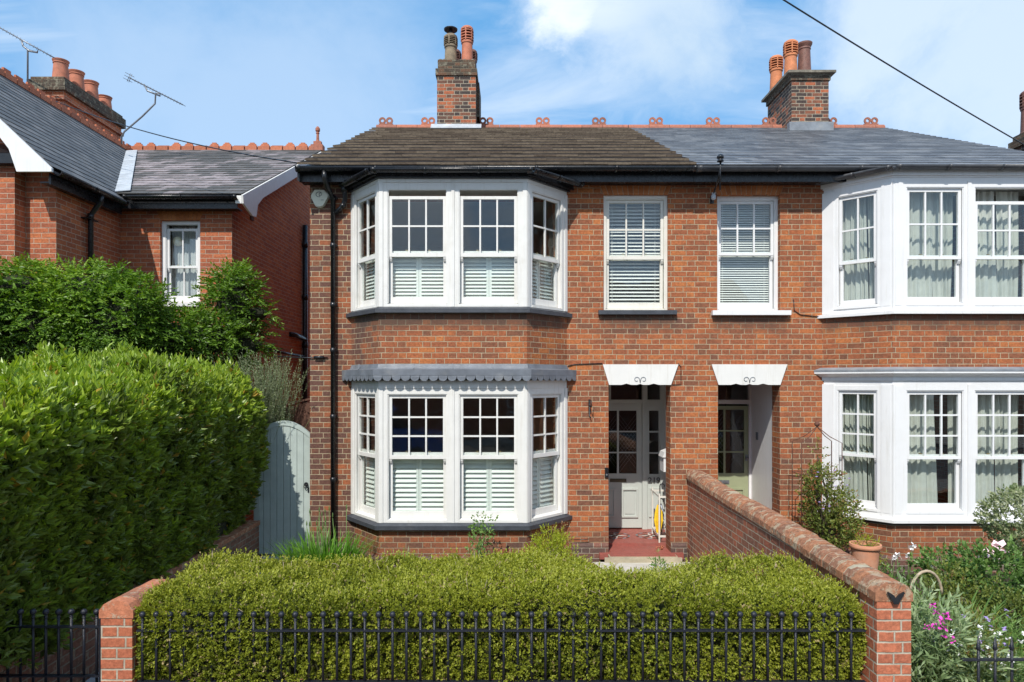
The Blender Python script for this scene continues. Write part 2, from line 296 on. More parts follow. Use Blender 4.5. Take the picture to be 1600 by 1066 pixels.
# ------------------------------------------------------------------ mesh builder
class MB:
    def __init__(s): s.v = []; s.f = []; s.m = []; s.t = []; s.sm = []
    def poly(s, pts, mi=0, tint=.5, smooth=False):
        b = len(s.v); s.v += [tuple(p) for p in pts]; s.f.append(tuple(range(b, b + len(pts)))); s.m.append(mi); s.t.append(tint); s.sm.append(smooth)
    def _f(s, idx, mi=0, tint=.5, smooth=False): s.f.append(tuple(idx)); s.m.append(mi); s.t.append(tint); s.sm.append(smooth)
    def obox(s, o, u, v, w, mi=0, tint=.5):
        o, u, v, w = Vector(o), Vector(u), Vector(v), Vector(w); b = len(s.v)
        swap = u.cross(v).dot(w) < 0
        if swap: u, v = v, u
        for k in range(8): s.v.append(tuple(o + u * (k & 1) + v * ((k >> 1) & 1) + w * ((k >> 2) & 1)))
        for q in ((0, 2, 3, 1), (4, 5, 7, 6), (0, 1, 5, 4), (2, 6, 7, 3), (0, 4, 6, 2), (1, 3, 7, 5)): s._f([b + i for i in q], mi, tint)
        return swap
    def box(s, x0, x1, y0, y1, z0, z1, mi=0, tint=.5): s.obox((x0, y0, z0), (x1 - x0, 0, 0), (0, y1 - y0, 0), (0, 0, z1 - z0), mi, tint)
    def prism(s, pts, d, mi=0, tint=.5):
        """closed polygon of 3-D points extruded by vector d"""
        pts = [Vector(p) for p in pts]; d = Vector(d); n = len(pts); b = len(s.v)
        nrm = Vector((0, 0, 0))
        for i in range(n): nrm += pts[i].cross(pts[(i + 1) % n])
        if nrm.dot(d) > 0: pts = pts[::-1]
        s.v += [tuple(p) for p in pts] + [tuple(p + d) for p in pts]
        s._f(range(b, b + n), mi, tint); s._f([b + n + i for i in range(n)][::-1], mi, tint)
        for i in range(n): j = (i + 1) % n; s._f((b + j, b + i, b + n + i, b + n + j), mi, tint)
    def tube(s, pts, r, seg=8, mi=0, tint=.5, caps=True):
        pts = [Vector(p) for p in pts]; n = len(pts); b = len(s.v)
        rr = r if isinstance(r, (list, tuple)) else [r] * n; prev = None
        for i, p in enumerate(pts):
            d = (pts[min(i + 1, n - 1)] - pts[max(i - 1, 0)]).normalized()
            if prev is None: a = d.orthogonal().normalized()
            else: a = (prev - d * prev.dot(d)).normalized()
            prev = a; c = d.cross(a)
            for k in range(seg):
                th = 2 * math.pi * k / seg; s.v.append(tuple(p + (a * math.cos(th) + c * math.sin(th)) * rr[i]))
        for i in range(n - 1):
            for k in range(seg):
                k2 = (k + 1) % seg; s._f((b + i * seg + k, b + i * seg + k2, b + (i + 1) * seg + k2, b + (i + 1) * seg + k), mi, tint, True)
        if caps:
            s._f([b + k for k in range(seg)][::-1], mi, tint); s._f([b + (n - 1) * seg + k for k in range(seg)], mi, tint)
    def lathe(s, c, prof, seg=20, mi=0, tint=.5):
        """prof: (radius, z) list, bottom to top, about a vertical axis through c"""
        q = [prof[0]]
        for i in range(1, len(prof)):   # holding loops keep the edges crisp under smooth shading
            (r0, z0), (r1, z1) = prof[i - 1], prof[i]; L = math.hypot(r1 - r0, z1 - z0)
            if L > 1e-6 and len(prof) < 20 and seg > 8: e = min(.004 / L, .2); q += [(r0 + (r1 - r0) * e, z0 + (z1 - z0) * e), (r1 - (r1 - r0) * e, z1 - (z1 - z0) * e)]
            q.append(prof[i])
        prof = q; b = len(s.v); n = len(prof)
        for r, z in prof:
            for k in range(seg): th = 2 * math.pi * k / seg; s.v.append((c[0] + r * math.cos(th), c[1] + r * math.sin(th), c[2] + z))
        for i in range(n - 1):
            for k in range(seg):
                k2 = (k + 1) % seg; s._f((b + i * seg + k, b + i * seg + k2, b + (i + 1) * seg + k2, b + (i + 1) * seg + k), mi, tint, True)
        s._f([b + k for k in range(seg)][::-1], mi, tint); s._f([b + (n - 1) * seg + k for k in range(seg)], mi, tint)
    def ball(s, c, r, seg=12, rings=7, mi=0, tint=.5):
        s.lathe(c, [(max(r * math.sin(math.pi * i / rings), r * .02), -r * math.cos(math.pi * i / rings)) for i in range(rings + 1)], seg, mi, tint)
    def build(s, name, mats, parent=None):
        return link_mesh(name, np.array(s.v, dtype=np.float64).reshape(-1, 3), s.f, mats, parent, s.m, s.t, s.sm)
WT = {}
def wtrans(o): return WT.get(o.name, Vector((0, 0, 0))) if o else Vector((0, 0, 0))
def link_mesh(name, v, faces, mats, parent, mi=None, tint=None, smooth=None):
    if isinstance(mats, str): mats = [mats]
    me = bpy.data.meshes.new(name)
    if parent is None: c = np.array([(v[:, 0].min() + v[:, 0].max()) / 2, (v[:, 1].min() + v[:, 1].max()) / 2, v[:, 2].min()])
    else: c = (v.min(0) + v.max(0)) / 2
    v = v - c
    if isinstance(faces, np.ndarray):
        nf, k = faces.shape; loops = faces.ravel(); ls = np.arange(nf) * k
    else:
        lens = np.array([len(f) for f in faces]); nf = len(faces); ls = np.concatenate([[0], np.cumsum(lens)[:-1]]); loops = np.array([i for f in faces for i in f])
    me.vertices.add(len(v)); me.vertices.foreach_set('co', v.ravel().astype(np.float32))
    me.loops.add(len(loops)); me.loops.foreach_set('vertex_index', loops.astype(np.int32))
    me.polygons.add(nf); me.polygons.foreach_set('loop_start', ls.astype(np.int32))
    for m in mats: me.materials.append(MATS[m])
    if mi is not None: me.polygons.foreach_set('material_index', np.array(mi, dtype=np.int32))
    me.polygons.foreach_set('use_smooth', np.array(smooth, dtype=bool) if smooth is not None else np.zeros(nf, dtype=bool))
    me.update(calc_edges=True)
    if tint is not None:
        a = me.attributes.new('tint', 'FLOAT', 'FACE'); a.data.foreach_set('value', np.array(tint, dtype=np.float32))
    if nf < 60000:  # box-projected uv in metres
        nr = np.zeros(nf * 3, dtype=np.float32); me.polygons.foreach_get('normal', nr); nr = nr.reshape(-1, 3)
        lt = np.zeros(nf, dtype=np.int32); me.polygons.foreach_get('loop_total', lt)
        ln = np.repeat(nr, lt, axis=0); w = v[loops] + c; uv = np.zeros((len(loops), 2), dtype=np.float32)
        flat = np.abs(ln[:, 2]) > .75; h = np.hypot(ln[:, 0], ln[:, 1]) + 1e-9; tx = -ln[:, 1] / h; ty = ln[:, 0] / h
        uv[:, 0] = np.where(flat, w[:, 0], w[:, 0] * tx + w[:, 1] * ty); uv[:, 1] = np.where(flat, w[:, 1], w[:, 2])
        l = me.uv_layers.new(name='UVMap'); l.data.foreach_set('uv', uv.ravel())
    o = bpy.data.objects.new(name, me); C.objects.link(o); c = Vector(c)
    o.location = c - wtrans(parent); o.parent = parent; WT[o.name] = c
    return o
def thing(name, loc, label, cat, group=None):
    o = bpy.data.objects.new(name, None); C.objects.link(o); o.location = loc; o.empty_display_size = .2; WT[o.name] = Vector(loc)
    o['label'] = label; o['category'] = cat
    if group: o['group'] = group
    return o
def tag(o, label, cat, group=None):
    o['label'] = label; o['category'] = cat
    if group: o['group'] = group
    return o
def struct(o): o['kind'] = 'structure'; return o

# ------------------------------------------------------------------ ground, road, paths
m = MB(); m.poly([(-150, -150, -.16), (150, -150, -.16), (150, 250, -.16), (-150, 250, -.16)]); struct(m.build('ground', 'soil'))
m = MB(); m.box(-60, 60, -9, 1.2, -.15, -.12); struct(m.build('road', 'asphalt'))
m = MB(); m.box(-60, 60, 1.4, 4.55, -.15, -.02); struct(m.build('pavement', 'pavement_flag'))
m = MB(); m.box(-60, 60, -12.4, -9.2, -.15, -.02); struct(m.build('far_pavement', 'pavement_flag'))
m = MB(); m.box(-60, 60, 1.2, 1.395, -.15, -.01); struct(m.build('kerb', 'kerb_stone'))
m = MB(); m.box(-60, 60, -9.195, -9.0, -.15, -.01); struct(m.build('far_kerb', 'kerb_stone'))
m = MB(); m.box(-3.6, 12, 4.9, 9.7, -.15, -.03); struct(m.build('garden_bed', 'soil'))
m = MB()
m.prism([(1.15, 9.6, -.02), (2.5, 9.6, -.02), (2.5, 6.3, -.02), (.3, 6.3, -.02), (.55, 8.9, -.02)], (0, 0, .02))
for (a, b) in (((1.5, 9.6), (1.0, 8.6)), ((2.1, 9.6), (1.55, 8.5)), ((1.2, 9.0), (2.5, 9.3))):
    d = Vector((b[0] - a[0], b[1] - a[1], 0)); s = d.cross(Vector((0, 0, 1))).normalized() * .012
    m.prism([Vector((*a, .0015)) - s, Vector((*a, .0015)) + s, Vector((*b, .0015)) + s, Vector((*b, .0015)) - s], (0, 0, .003), 1)
struct(m.build('garden_path', ['paving', 'stone_step']))
m = MB(); m.prism([(.86, 9.5, -.02), (1.13, 9.5, -.02), (1.75, 7.2, -.02), (1.5, 7.2, -.02)], (0, 0, .035)); struct(m.build('path_edging', 'red_tile'))
m = MB(); m.box(-3.62, -2.95, 4.95, 10.1, -.15, 0.0); struct(m.build('side_path', 'lead_pale'))

# ------------------------------------------------------------------ helpers for houses
def frame_pt(o, u, n):
    o, u, n = Vector(o), Vector(u).normalized(), Vector(n).normalized()
    return lambda a, b, c=0.: o + u * a + Vector((0, 0, b)) + n * c
def fbox(m, fr, a0, a1, b0, b1, c0, c1, mi=0, tint=.5):
    o = fr(a0, b0, c0); m.obox(o, fr(a1, b0, c0) - o, fr(a0, b1, c0) - o, fr(a0, b0, c1) - o, mi, tint)
def wall_panel(m, fr, L, z0, z1, th, openings, mi=0, mi_in=1, a0=0., mi_rev=None):
    """front/back skins with openings (a0,a1,b0,b1) and their reveals; c=0 outside, c=-th inside"""
    if mi_rev is None: mi_rev = mi
    xs = sorted({a0, L, *[o[0] for o in openings], *[o[1] for o in openings]}); zs = sorted({z0, z1, *[o[2] for o in openings], *[o[3] for o in openings]})
    for i in range(len(xs) - 1):
        for j in range(len(zs) - 1):
            cx, cz = (xs[i] + xs[i + 1]) / 2, (zs[j] + zs[j + 1]) / 2
            if any(o[0] < cx < o[1] and o[2] < cz < o[3] for o in openings): continue
            q = [(xs[i], zs[j]), (xs[i + 1], zs[j]), (xs[i + 1], zs[j + 1]), (xs[i], zs[j + 1])]
            m.poly([fr(a, b) for a, b in q], mi); m.poly([fr(a, b, -th) for a, b in q[::-1]], mi_in)
    for (p, q, b, c) in openings:
        m.poly([fr(p, b), fr(p, b, -th), fr(p, c, -th), fr(p, c)][::-1], mi_rev); m.poly([fr(q, b), fr(q, c), fr(q, c, -th), fr(q, b, -th)][::-1], mi_rev)
        m.poly([fr(p, c), fr(p, c, -th), fr(q, c, -th), fr(q, c)][::-1], mi_rev)
        if b > z0: m.poly([fr(p, b), fr(q, b), fr(q, b, -th), fr(p, b, -th)][::-1], mi_rev)
    m.poly([fr(a0, z1), fr(L, z1), fr(L, z1, -th), fr(a0, z1, -th)], mi); m.poly([fr(a0, z0), fr(a0, z1), fr(a0, z1, -th), fr(a0, z0, -th)], mi); m.poly([fr(L, z0), fr(L, z0, -th), fr(L, z1, -th), fr(L, z1)], mi)

def curtain(m, fr, a0, a1, b0, b1, c, amp=.02, waves=7, mi=0, gather=0.):
    n = 60; nz = 10; base = len(m.v); ph = random.uniform(0, 6)
    for j in range(nz + 1):
        v = j / nz
        for i in range(n + 1):
            uu = i / n; k = waves * 2 * math.pi
            off = amp * (math.sin(k * uu + ph + 1.4 * math.sin(5 * uu + ph) + .5 * math.sin(2 * v + ph)) + .5 * math.sin(k * 1.7 * uu + 1.3 * ph + 1.1 * v) + .5 * math.sin(3 * uu + 4 * v + ph))
            sh = gather * (1 - v) * (uu - .5)
            m.v.append(tuple(fr(a0 + (a1 - a0) * uu + sh, b0 + (b1 - b0) * v, c + off)))
    for j in range(nz):
        for i in range(n):
            a = base + j * (n + 1) + i; m._f((a, a + 1, a + n + 2, a + n + 1), mi, .5, True)

def sash_window(parent, o, u, n, w, h, mid, cols=3, rows=2, cols_low=1, rows_low=1, rail=.07, paint='white_paint', cover=None, drop=0., casing=.07, top=.05, horns=True, glass='glass', label=None, sill=.05, lowlift=0., botrail=.085, name='sash_window'):
    """box sash window; o = lower left corner of opening on the outer face, mid = height of the meeting rail"""
    fr = frame_pt(o, u, n); st = .042; D = .13
    m = MB()
    fbox(m, fr, 0, casing, 0, h, -D, 0); fbox(m, fr, w - casing, w, 0, h, -D, 0)
    fbox(m, fr, casing, w - casing, h - top, h, -D, 0)
    # sloping sill
    m.prism([fr(casing, 0, -D), fr(casing, sill + .012, -D), fr(casing, sill * .7, .006), fr(casing, 0, .006)], fr(w - casing, 0) - fr(casing, 0))
    # staff beads
    fbox(m, fr, casing, casing + .013, sill, h - top, -.022, -.008); fbox(m, fr, w - casing - .013, w - casing, sill, h - top, -.022, -.008)
    fbox(m, fr, casing + .013, w - casing - .013, h - top - .013, h - top, -.022, -.008)
    W_ = m.build(name, paint, parent)
    if label: W_['label'] = label
    a0, a1 = casing + .014, w - casing - .014; zt = h - top - .015
    # upper sash, in front
    u1 = zt - drop; u0 = mid - rail / 2
    m = MB(); c0, c1 = -.068, -.03
    fbox(m, fr, a0, a0 + st, u0, u1, c0, c1); fbox(m, fr, a1 - st, a1, u0, u1, c0, c1)
    fbox(m, fr, a0 + st, a1 - st, u1 - st, u1, c0, c1 - .001); fbox(m, fr, a0 + st, a1 - st, u0, u0 + rail * .62, c0, c1 - .001)
    g0, g1, z0, z1 = a0 + st, a1 - st, u0 + rail * .62, u1 - st; b = .011
    for i in range(1, cols): x = g0 + (g1 - g0) * i / cols; fbox(m, fr, x - b, x + b, z0, z1, c0 + .006, c1 - .005)
    for j in range(1, rows):
        z = z0 + (z1 - z0) * j / rows
        for i in range(cols):
            xa = g0 + (g1 - g0) * i / cols + (b if i else 0); xb = g0 + (g1 - g0) * (i + 1) / cols - (b if i < cols - 1 else 0)
            fbox(m, fr, xa, xb, z - b, z + b, c0 + .006, c1 - .006)
    if horns:
        for s0, s1 in ((a0, a0 + st * .9), (a1 - st * .9, a1)):
            m.prism([fr(s0, u0 + .002, c1 - .004), fr(s0, u0 + .002, c0), fr(s0, u0 - .06, c0), fr(s0, u0 - .06, c0 + .012), fr(s0, u0 - .025, c1 - .008)], fr(s1, 0) - fr(s0, 0))
    m.build('upper_sash', paint, W_)
    m = MB(); fbox(m, fr, g0, g1, z0, z1, -.052, -.048); m.build('pane', glass, W_)
    # lower sash, behind
    m = MB(); c0, c1 = -.112, -.074; l0, l1 = sill + .004 + lowlift, mid + rail / 2 + lowlift
    fbox(m, fr, a0, a0 + st, l0, l1, c0, c1); fbox(m, fr, a1 - st, a1, l0, l1, c0, c1)
    fbox(m, fr, a0 + st, a1 - st, l1 - rail * .6, l1, c0, c1 - .001); fbox(m, fr, a0 + st, a1 - st, l0, l0 + botrail, c0, c1 - .001)
    g0, g1, z0, z1 = a0 + st, a1 - st, l0 + botrail, l1 - rail * .6
    for i in range(1, cols_low): x = g0 + (g1 - g0) * i / cols_low; fbox(m, fr, x - b, x + b, z0, z1, c0 + .006, c1 - .005)
    m.build('lower_sash', paint, W_)
    m = MB(); fbox(m, fr, g0, g1, z0, z1, -.096, -.092); m.build('pane', glass, W_)
    for q in (.3, .7): # sash lifts / catches
        m = MB(); x = a0 + (a1 - a0) * q; fbox(m, fr, x - .016, x + .016, l1 + .001, l1 + .018, -.10, -.078); m.build('sash_catch', 'brass', W_)
    if cover == 'shutter':
        m = MB(); mx_ = (a0 + a1) / 2; zt_ = mid + .01; zb = sill + .03; s = .035; cc = -.19
        for (p, q) in ((casing * .6, mx_ - .002), (mx_ + .002, w - casing * .6)):
            fbox(m, fr, p, p + s, zb, zt_, cc, cc + .026); fbox(m, fr, q - s, q, zb, zt_, cc, cc + .026)
            fbox(m, fr, p + s, q - s, zt_ - .05, zt_, cc + .002, cc + .024); fbox(m, fr, p + s, q - s, zb, zb + .05, cc + .002, cc + .024)
            k = 11; zz0, zz1 = zb + .055, zt_ - .055
            for i in range(k):
                z = zz0 + (zz1 - zz0) * (i + .5) / k; hh = (zz1 - zz0) / k * .60; dd = .024
                m.prism([fr(p + s, z - hh, cc + .013 + dd), fr(p + s, z - hh + .009, cc + .013 + dd), fr(p + s, z + hh, cc + .013 - dd), fr(p + s, z + hh - .009, cc + .013 - dd)], fr(q - s, 0) - fr(p + s, 0))
        m.build('shutter', 'shutter_paint', W_)
    elif cover in ('blind', 'fineblind'):
        m = MB(); k = 30 if cover == 'blind' else 46; zb, zt_ = sill + .02, h - top; cc = -.17
        for i in range(k):
            z = zb + (zt_ - zb) * (i + .5) / k; hh = (zt_ - zb) / k * .5; dd = .021 if cover == 'blind' else .011
            m.prism([fr(a0 + .012, z - hh * .62, cc + dd), fr(a0 + .012, z - hh * .62 + .003, cc + dd), fr(a0 + .012, z + hh * .68, cc - dd), fr(a0 + .012, z + hh * .68 - .003, cc - dd)], fr(a1 - .012, 0) - fr(a0 + .012, 0))
        for q in (.12, .88): x = a0 + (a1 - a0) * q; fbox(m, fr, x - .002, x + .002, zb, zt_, cc + .024, cc + .026)
        m.build('blind', 'blind', W_)
    elif cover == 'curtain':
        m = MB(); q = random.uniform(.5, .62)
        curtain(m, fr, a0 - .03, a0 + (a1 - a0) * q, sill, h - top, -.22, .018, 5, gather=.05)
        curtain(m, fr, a0 + (a1 - a0) * (q + .015), a1 + .03, sill, h - top, -.24, .018, 4, gather=-.06)
        m.build('curtain', 'curtain_cloth', W_)
    elif cover == 'parted':
        m = MB(); curtain(m, fr, a0 - .03, a0 + (a1 - a0) * .68, sill, h - top, -.22, .018, 5, gather=.08)
        curtain(m, fr, a1 - .07, a1 + .06, sill, h - top, -.22, .012, 2); m.build('curtain', 'curtain_cloth', W_)
    elif cover == 'net':
        m = MB(); curtain(m, fr, a0 + .0, a1, sill, h - top, -.2, .008, 9); m.build('curtain', 'net_cloth', W_)
    elif cover == 'sidecurtain':
        m = MB(); curtain(m, fr, a0 - .03, a0 + .08, mid, h - top, -.2, .01, 2); m.build('curtain', 'net_cloth', W_)
    return W_

def tile_rows(m, o, along, up, L, gauge, tw, th, n, lap=.06, jit=.004, tintf=None, stag=.5, endj=0., edge=None):
    """courses of tiles: o = eave corner, along = unit vector, up = unit vector up the slope"""
    o, along, up = Vector(o), Vector(along), Vector(up); nrm = along.cross(up); nrm = nrm if nrm.z > 0 else -nrm
    for r in range(n):
        off = -(r % 2) * tw * stag; x = off; e0 = random.uniform(-endj, endj)
        while x < L - .001:
            a, b = max(x, -e0 if x <= 0 else x), min(x + tw, L); a = max(a, 0) - (endj and x <= 0 and abs(e0) or 0)
            if b - a > .02:
                j = random.uniform(-jit, jit); lift = th * .25 + random.uniform(0, jit)
                p = o + along * (a + .0015) + up * (r * gauge + j) + nrm * (th + lift)
                q = up * (gauge + lap) - nrm * (th + lift * .6)
                d = nrm * (-th)
                tt = tintf(a, r) if tintf else random.random()
                sw = m.obox(p + d, along * (b - a - .003), q, -d, 0, tt)
                if edge is not None: m.t[-6 + (4 if sw else 2)] = edge - random.uniform(0, .12)
            x += tw
def crest(m, x, y, z, ax='x', tint=.5, tre=False):
    """pair of rings standing on a ridge tile"""
    for sx in (-.078, .078):
        seg = 12; r0, r1 = .036, .078; cz = z + .10
        for k in range(seg):
            a, b = 2 * math.pi * k / seg, 2 * math.pi * (k + 1) / seg
            pts = [(x + sx + r * math.cos(t_), y - .012, cz + r * math.sin(t_)) for r, t_ in ((r0, a), (r1, a), (r1, b), (r0, b))]
            m.prism(pts, (0, .024, 0), 0, tint)
    m.box(x - .155, x + .155, y - .02, y + .02, z - .02, z + .035, 0, tint)
def halfround(m, p, q, r, mi=0, lip=.006):
    """half-round gutter from p to q"""
    p, q = Vector(p), Vector(q); d = (q - p).normalized(); s = Vector((0, 0, 1)).cross(d).normalized(); seg = 8
    ring = [(math.cos(math.pi + math.pi * k / seg), math.sin(math.pi + math.pi * k / seg)) for k in range(seg + 1)]
    outer = [s * (r * a) + Vector((0, 0, r * b)) for a, b in ring]; inner = [s * ((r - lip) * a) + Vector((0, 0, (r - lip) * b)) for a, b in ring[::-1]]
    pts = outer + inner; n = len(pts); b = len(m.v)
    m.v += [tuple(p + t_) for t_ in pts] + [tuple(q + t_) for t_ in pts]
    for i in range(n): j = (i + 1) % n; m._f((b + i, b + j, b + n + j, b + n + i), mi, .5, True)
    k = len(outer)
    for i in range(k - 1): m._f((b + i, b + i + 1, b + n - 2 - i, b + n - 1 - i), mi, .5); m._f((b + n + i + 1, b + n + i, b + n + n - 1 - i, b + n + n - 2 - i), mi, .5)
def gutter_run(parent, pts, r, mat, step=1.3):
    m = MB()
    for p, q in zip(pts[:-1], pts[1:]):
        p, q = Vector(p), Vector(q); halfround(m, p, q, r); L = (q - p).length; d = (q - p) / L
        for e in (0, 1):  # corner collars
            c = p if e == 0 else q; sgn = 1 if e == 0 else -1; halfround(m, c, c + d * sgn * .07, r + .008, lip=.012)
        k = int(L / step)
        for i in range(1, k + 1): c = p + d * (L * i / (k + 1)); halfround(m, c - d * .02, c + d * .02, r + .008, lip=.012)
    return m.build('gutter', mat, parent)
def louvre_pot(parent, x, y, z, h, r, mat, dark='black_metal', cowl=False, label=None):
    m = MB(); b = h * .55
    m.lathe((x, y, z), [(r * 1.12, 0), (r * 1.12, .03), (r * 1.0, .05), (r * .9, b), (r * 1.02, b + .02), (r * 1.02, b + .06), (r * .95, b + .07)], 20)
    m.lathe((x, y, z), [(r * .62, b + .05), (r * .62, h - .05)], 12, 1)
    k = 4; zz = b + .08
    for i in range(k):
        z0 = zz + (h - .06 - zz) * i / k; z1 = z0 + (h - .06 - zz) / k * .5
        m.lathe((x, y, z), [(r * .7, z0 + .012), (r * 1.12, z0), (r * 1.12, z1 - .01), (r * .8, z1 + .01)], 20)
    for i in range(6):
        a = i * math.pi / 3 + .35; c, s = math.cos(a), math.sin(a)
        m.obox((x + c * r * .85 - s * .012, y + s * r * .85 + c * .012, z + b + .06), (c * r * .25, s * r * .25, 0), (s * .024, -c * .024, 0), (0, 0, h - b - .1))
    m.lathe((x, y, z), [(r * 1.05, h - .07), (r * 1.0, h - .03), (r * .75, h), (r * .6, h + .005)], 20)
    if cowl:
        m.lathe((x, y, z), [(.04, h), (.04, h + .12)], 10, 1); m.lathe((x, y, z), [(r * 1.05, h + .10), (r * 1.1, h + .125), (r * .6, h + .16), (.01, h + .18)], 20, 1)
    o = m.build('chimney_pot', [mat, dark], parent)
    if label: o['label'] = label
    return o
def plain_pot(parent, x, y, z, h, r, mat, lip=1.25, label=None):
    m = MB(); m.lathe((x, y, z), [(r * 1.12, 0), (r * 1.08, .04), (r * .9, h * .82), (r * 1.0, h * .84), (r * .95, h * .88), (r * lip * .95, h * .96), (r * lip * .98, h), (r * .75, h), (r * .7, h - .12)], 20)
    o = m.build('chimney_pot', mat, parent)
    if label: o['label'] = label
    return o
def pipe_bracket(m, x, y, z, r): m.box(x - r - .012, x + r + .012, y + .01, y + r + .02, z - .018, z + .018)

# ------------------------------------------------------------------ the semi-detached pair
FY = 9.83; BY = 9.18; CX = 2.62; EY = 9.46; EZ = 5.53; RY = 15.0; RZ = 8.10
slope = Vector((0, RY - EY, RZ - EZ)); SL = slope.length; sup = slope / SL; bsl = Vector((0, -(RY - EY), RZ - EZ)) / SL
GRP_H = 'pair of semi detached red brick houses'
HA = thing('brick_house', (-.15, FY, 0), 'red brick semi-detached house with brown tiled roof, dark sills and shuttered bay windows', 'house', GRP_H)
HB = thing('brick_house', (5.4, FY, 0), 'red brick semi-detached house with grey slate roof, bright white bay and drawn curtains', 'house', GRP_H)
HB_OFF = 0
def bay_pts(x0, x1, xa, xb, y0=FY, y1=BY): return [Vector((x0, y0, 0)), Vector((xa, y1, 0)), Vector((xb, y1, 0)), Vector((x1, y0, 0))]
bayA = bay_pts(-2.31, .79, -1.79, .20)
bayB = bay_pts(4.47, 7.83, 5.12, 7.18)
def offs(bp, d):
    """bay outline pushed outwards by d"""
    a, b, c, e = bp; k = math.tan(math.atan2(abs(a.y - b.y), abs(b.x - a.x)) / 2)
    return [Vector((a.x - d * 1.3, a.y + .02, 0)), Vector((b.x - d * k, b.y - d, 0)), Vector((c.x + d * k, c.y - d, 0)), Vector((e.x + d * 1.3, e.y + .02, 0))]
def bay_band(m, bp, d, z0, z1, mi=0, d2=None):
    """solid slab with the plan of the bay, grown by d at the bottom (d2 at the top)"""
    lo_ = [p + Vector((0, 0, z0)) for p in offs(bp, d)]; hi = [p + Vector((0, 0, z1)) for p in offs(bp, d if d2 is None else d2)]
    n = 4; b = len(m.v); m.v += [tuple(p) for p in lo_ + hi]
    m._f([b + i for i in range(n)][::-1], mi, .5); m._f([b + n + i for i in range(n)], mi, .5)
    for i in range(n): j = (i + 1) % n; m._f((b + i, b + j, b + n + j, b + n + i), mi, .5)
def bay_brick(m, bp, z0, z1, mi=0):
    P = [bp[0], bp[1], bp[2], bp[3]]
    for p, q in zip(P[:-1], P[1:]):
        u = (q - p).normalized(); n = Vector((u.y, -u.x, 0)); fr = frame_pt(p, u, n); L = (q - p).length
        m.poly([fr(0, z0), fr(L, z0), fr(L, z1), fr(0, z1)], mi); m.poly([fr(0, z0, -.2), fr(L, z0, -.2), fr(L, z1, -.2), fr(0, z1, -.2)][::-1], 1)
    b = [p + Vector((0, 0, z1)) for p in P]; m.poly(b, 1); m.poly([p + Vector((0, 0, z0)) for p in P][::-1], 1)

# --- front wall geometry shared along X from -2.91 to 8.15, split at the party line
WX0, WX1 = -2.91, 8.15
def house_shell(H, xa, xb, openings, bay, z_sillU, z_sillL, z_lintelL):
    m = MB(); fr = frame_pt((0, FY, 0), (1, 0, 0), (0, -1, 0))
    wall_panel(m, fr, xb, -.1, 5.42, .29, openings, 0, 1, a0=xa)
    # side, party and back walls, floor slabs, partitions
    outer = xa if H is HA else xb; s = 1 if H is HA else -1
    B = 20.2; YI = FY + .29
    gz = lambda y: (EZ + (RZ - EZ) * (y - EY) / (RY - EY) if y <= RY else EZ + (RZ - EZ) * (2 * RY - EY - y) / (RY - EY)) - .06
    side = [(outer, FY + .291, -.1), (outer, FY + .291, gz(FY + .291)), (outer, RY, gz(RY)), (outer, B, gz(B)), (outer, B, -.1)]
    m.prism([(x + s * .0, y, z) for x, y, z in side], (s * .26, 0, 0), 2)
    m.box(min(xa, xb) + .27, max(xa, xb) - .02, B - .25, B, -.1, 5.3, 2)
    inner = CX + (-.11 if H is HA else .0); m.box(inner, inner + .11, YI + .01, B - .3, -.1, 5.5, 1)
    m.box(xa + .02, xb - .02, YI, B - .3, 2.72, 2.95, 1); m.box(xa + .02, xb - .02, YI, B - .3, -.1, .02, 1); m.box(xa + .02, xb - .02, YI, B - .3, 5.3, 5.36, 1)
    m.box(xa + .28, xb - .12, 14., 14.1, .02, 5.3, 1)
    wx = 1.12 if H is HA else 4.1; m.box(wx, wx + .1, YI + .01, 14, .02, 5.3, 1)
    m.build('wall', ['brick_main', 'plaster', 'brick_gable'], H)
    for a_, b_ in ((-.1, z_lintelL[0]), (z_lintelL[1], z_sillU)): m = MB(); bay_brick(m, bay, a_, b_); m.build('bay_brickwork', ['brick_main', 'plaster'], H)
OPA = [(-2.12, .60, .62, 2.50), (-2.12, .60, 3.55, 5.20), (1.318, 2.245, 3.545, 5.225), (1.39, 2.28, .0, 2.52)]
OPB = [(4.66, 7.66, .70, 2.55), (4.66, 7.66, 3.50, 5.30), (2.955, 3.86, 3.545, 5.225), (2.965, 3.855, .0, 2.52)]
house_shell(HA, WX0, CX, OPA, bayA, 3.47, .54, (.545, 2.62))
house_shell(HB, CX, WX1, OPB, bayB, 3.44, .62, (.60, 2.62))

def plinth(H, segs, bay):
    m = MB()
    for a, b in segs: m.box(a, b, FY - .035, FY - .002, -.1, .18); m.prism([(a, FY - .035, .18), (a, FY - .002, .215), (a, FY - .002, .18)], (b - a, 0, 0))
    bay_band(m, bay, .04, -.1, .155); bay_band(m, bay, .04, .156, .19, 0, .004); m.build('plinth', 'brick_plinth', H)
plinth(HA, [(WX0, -2.36), (.86, 1.385), (2.285, CX - .11)], bayA); plinth(HB, [(2.74, 2.96), (3.86, 4.40)], bayB)

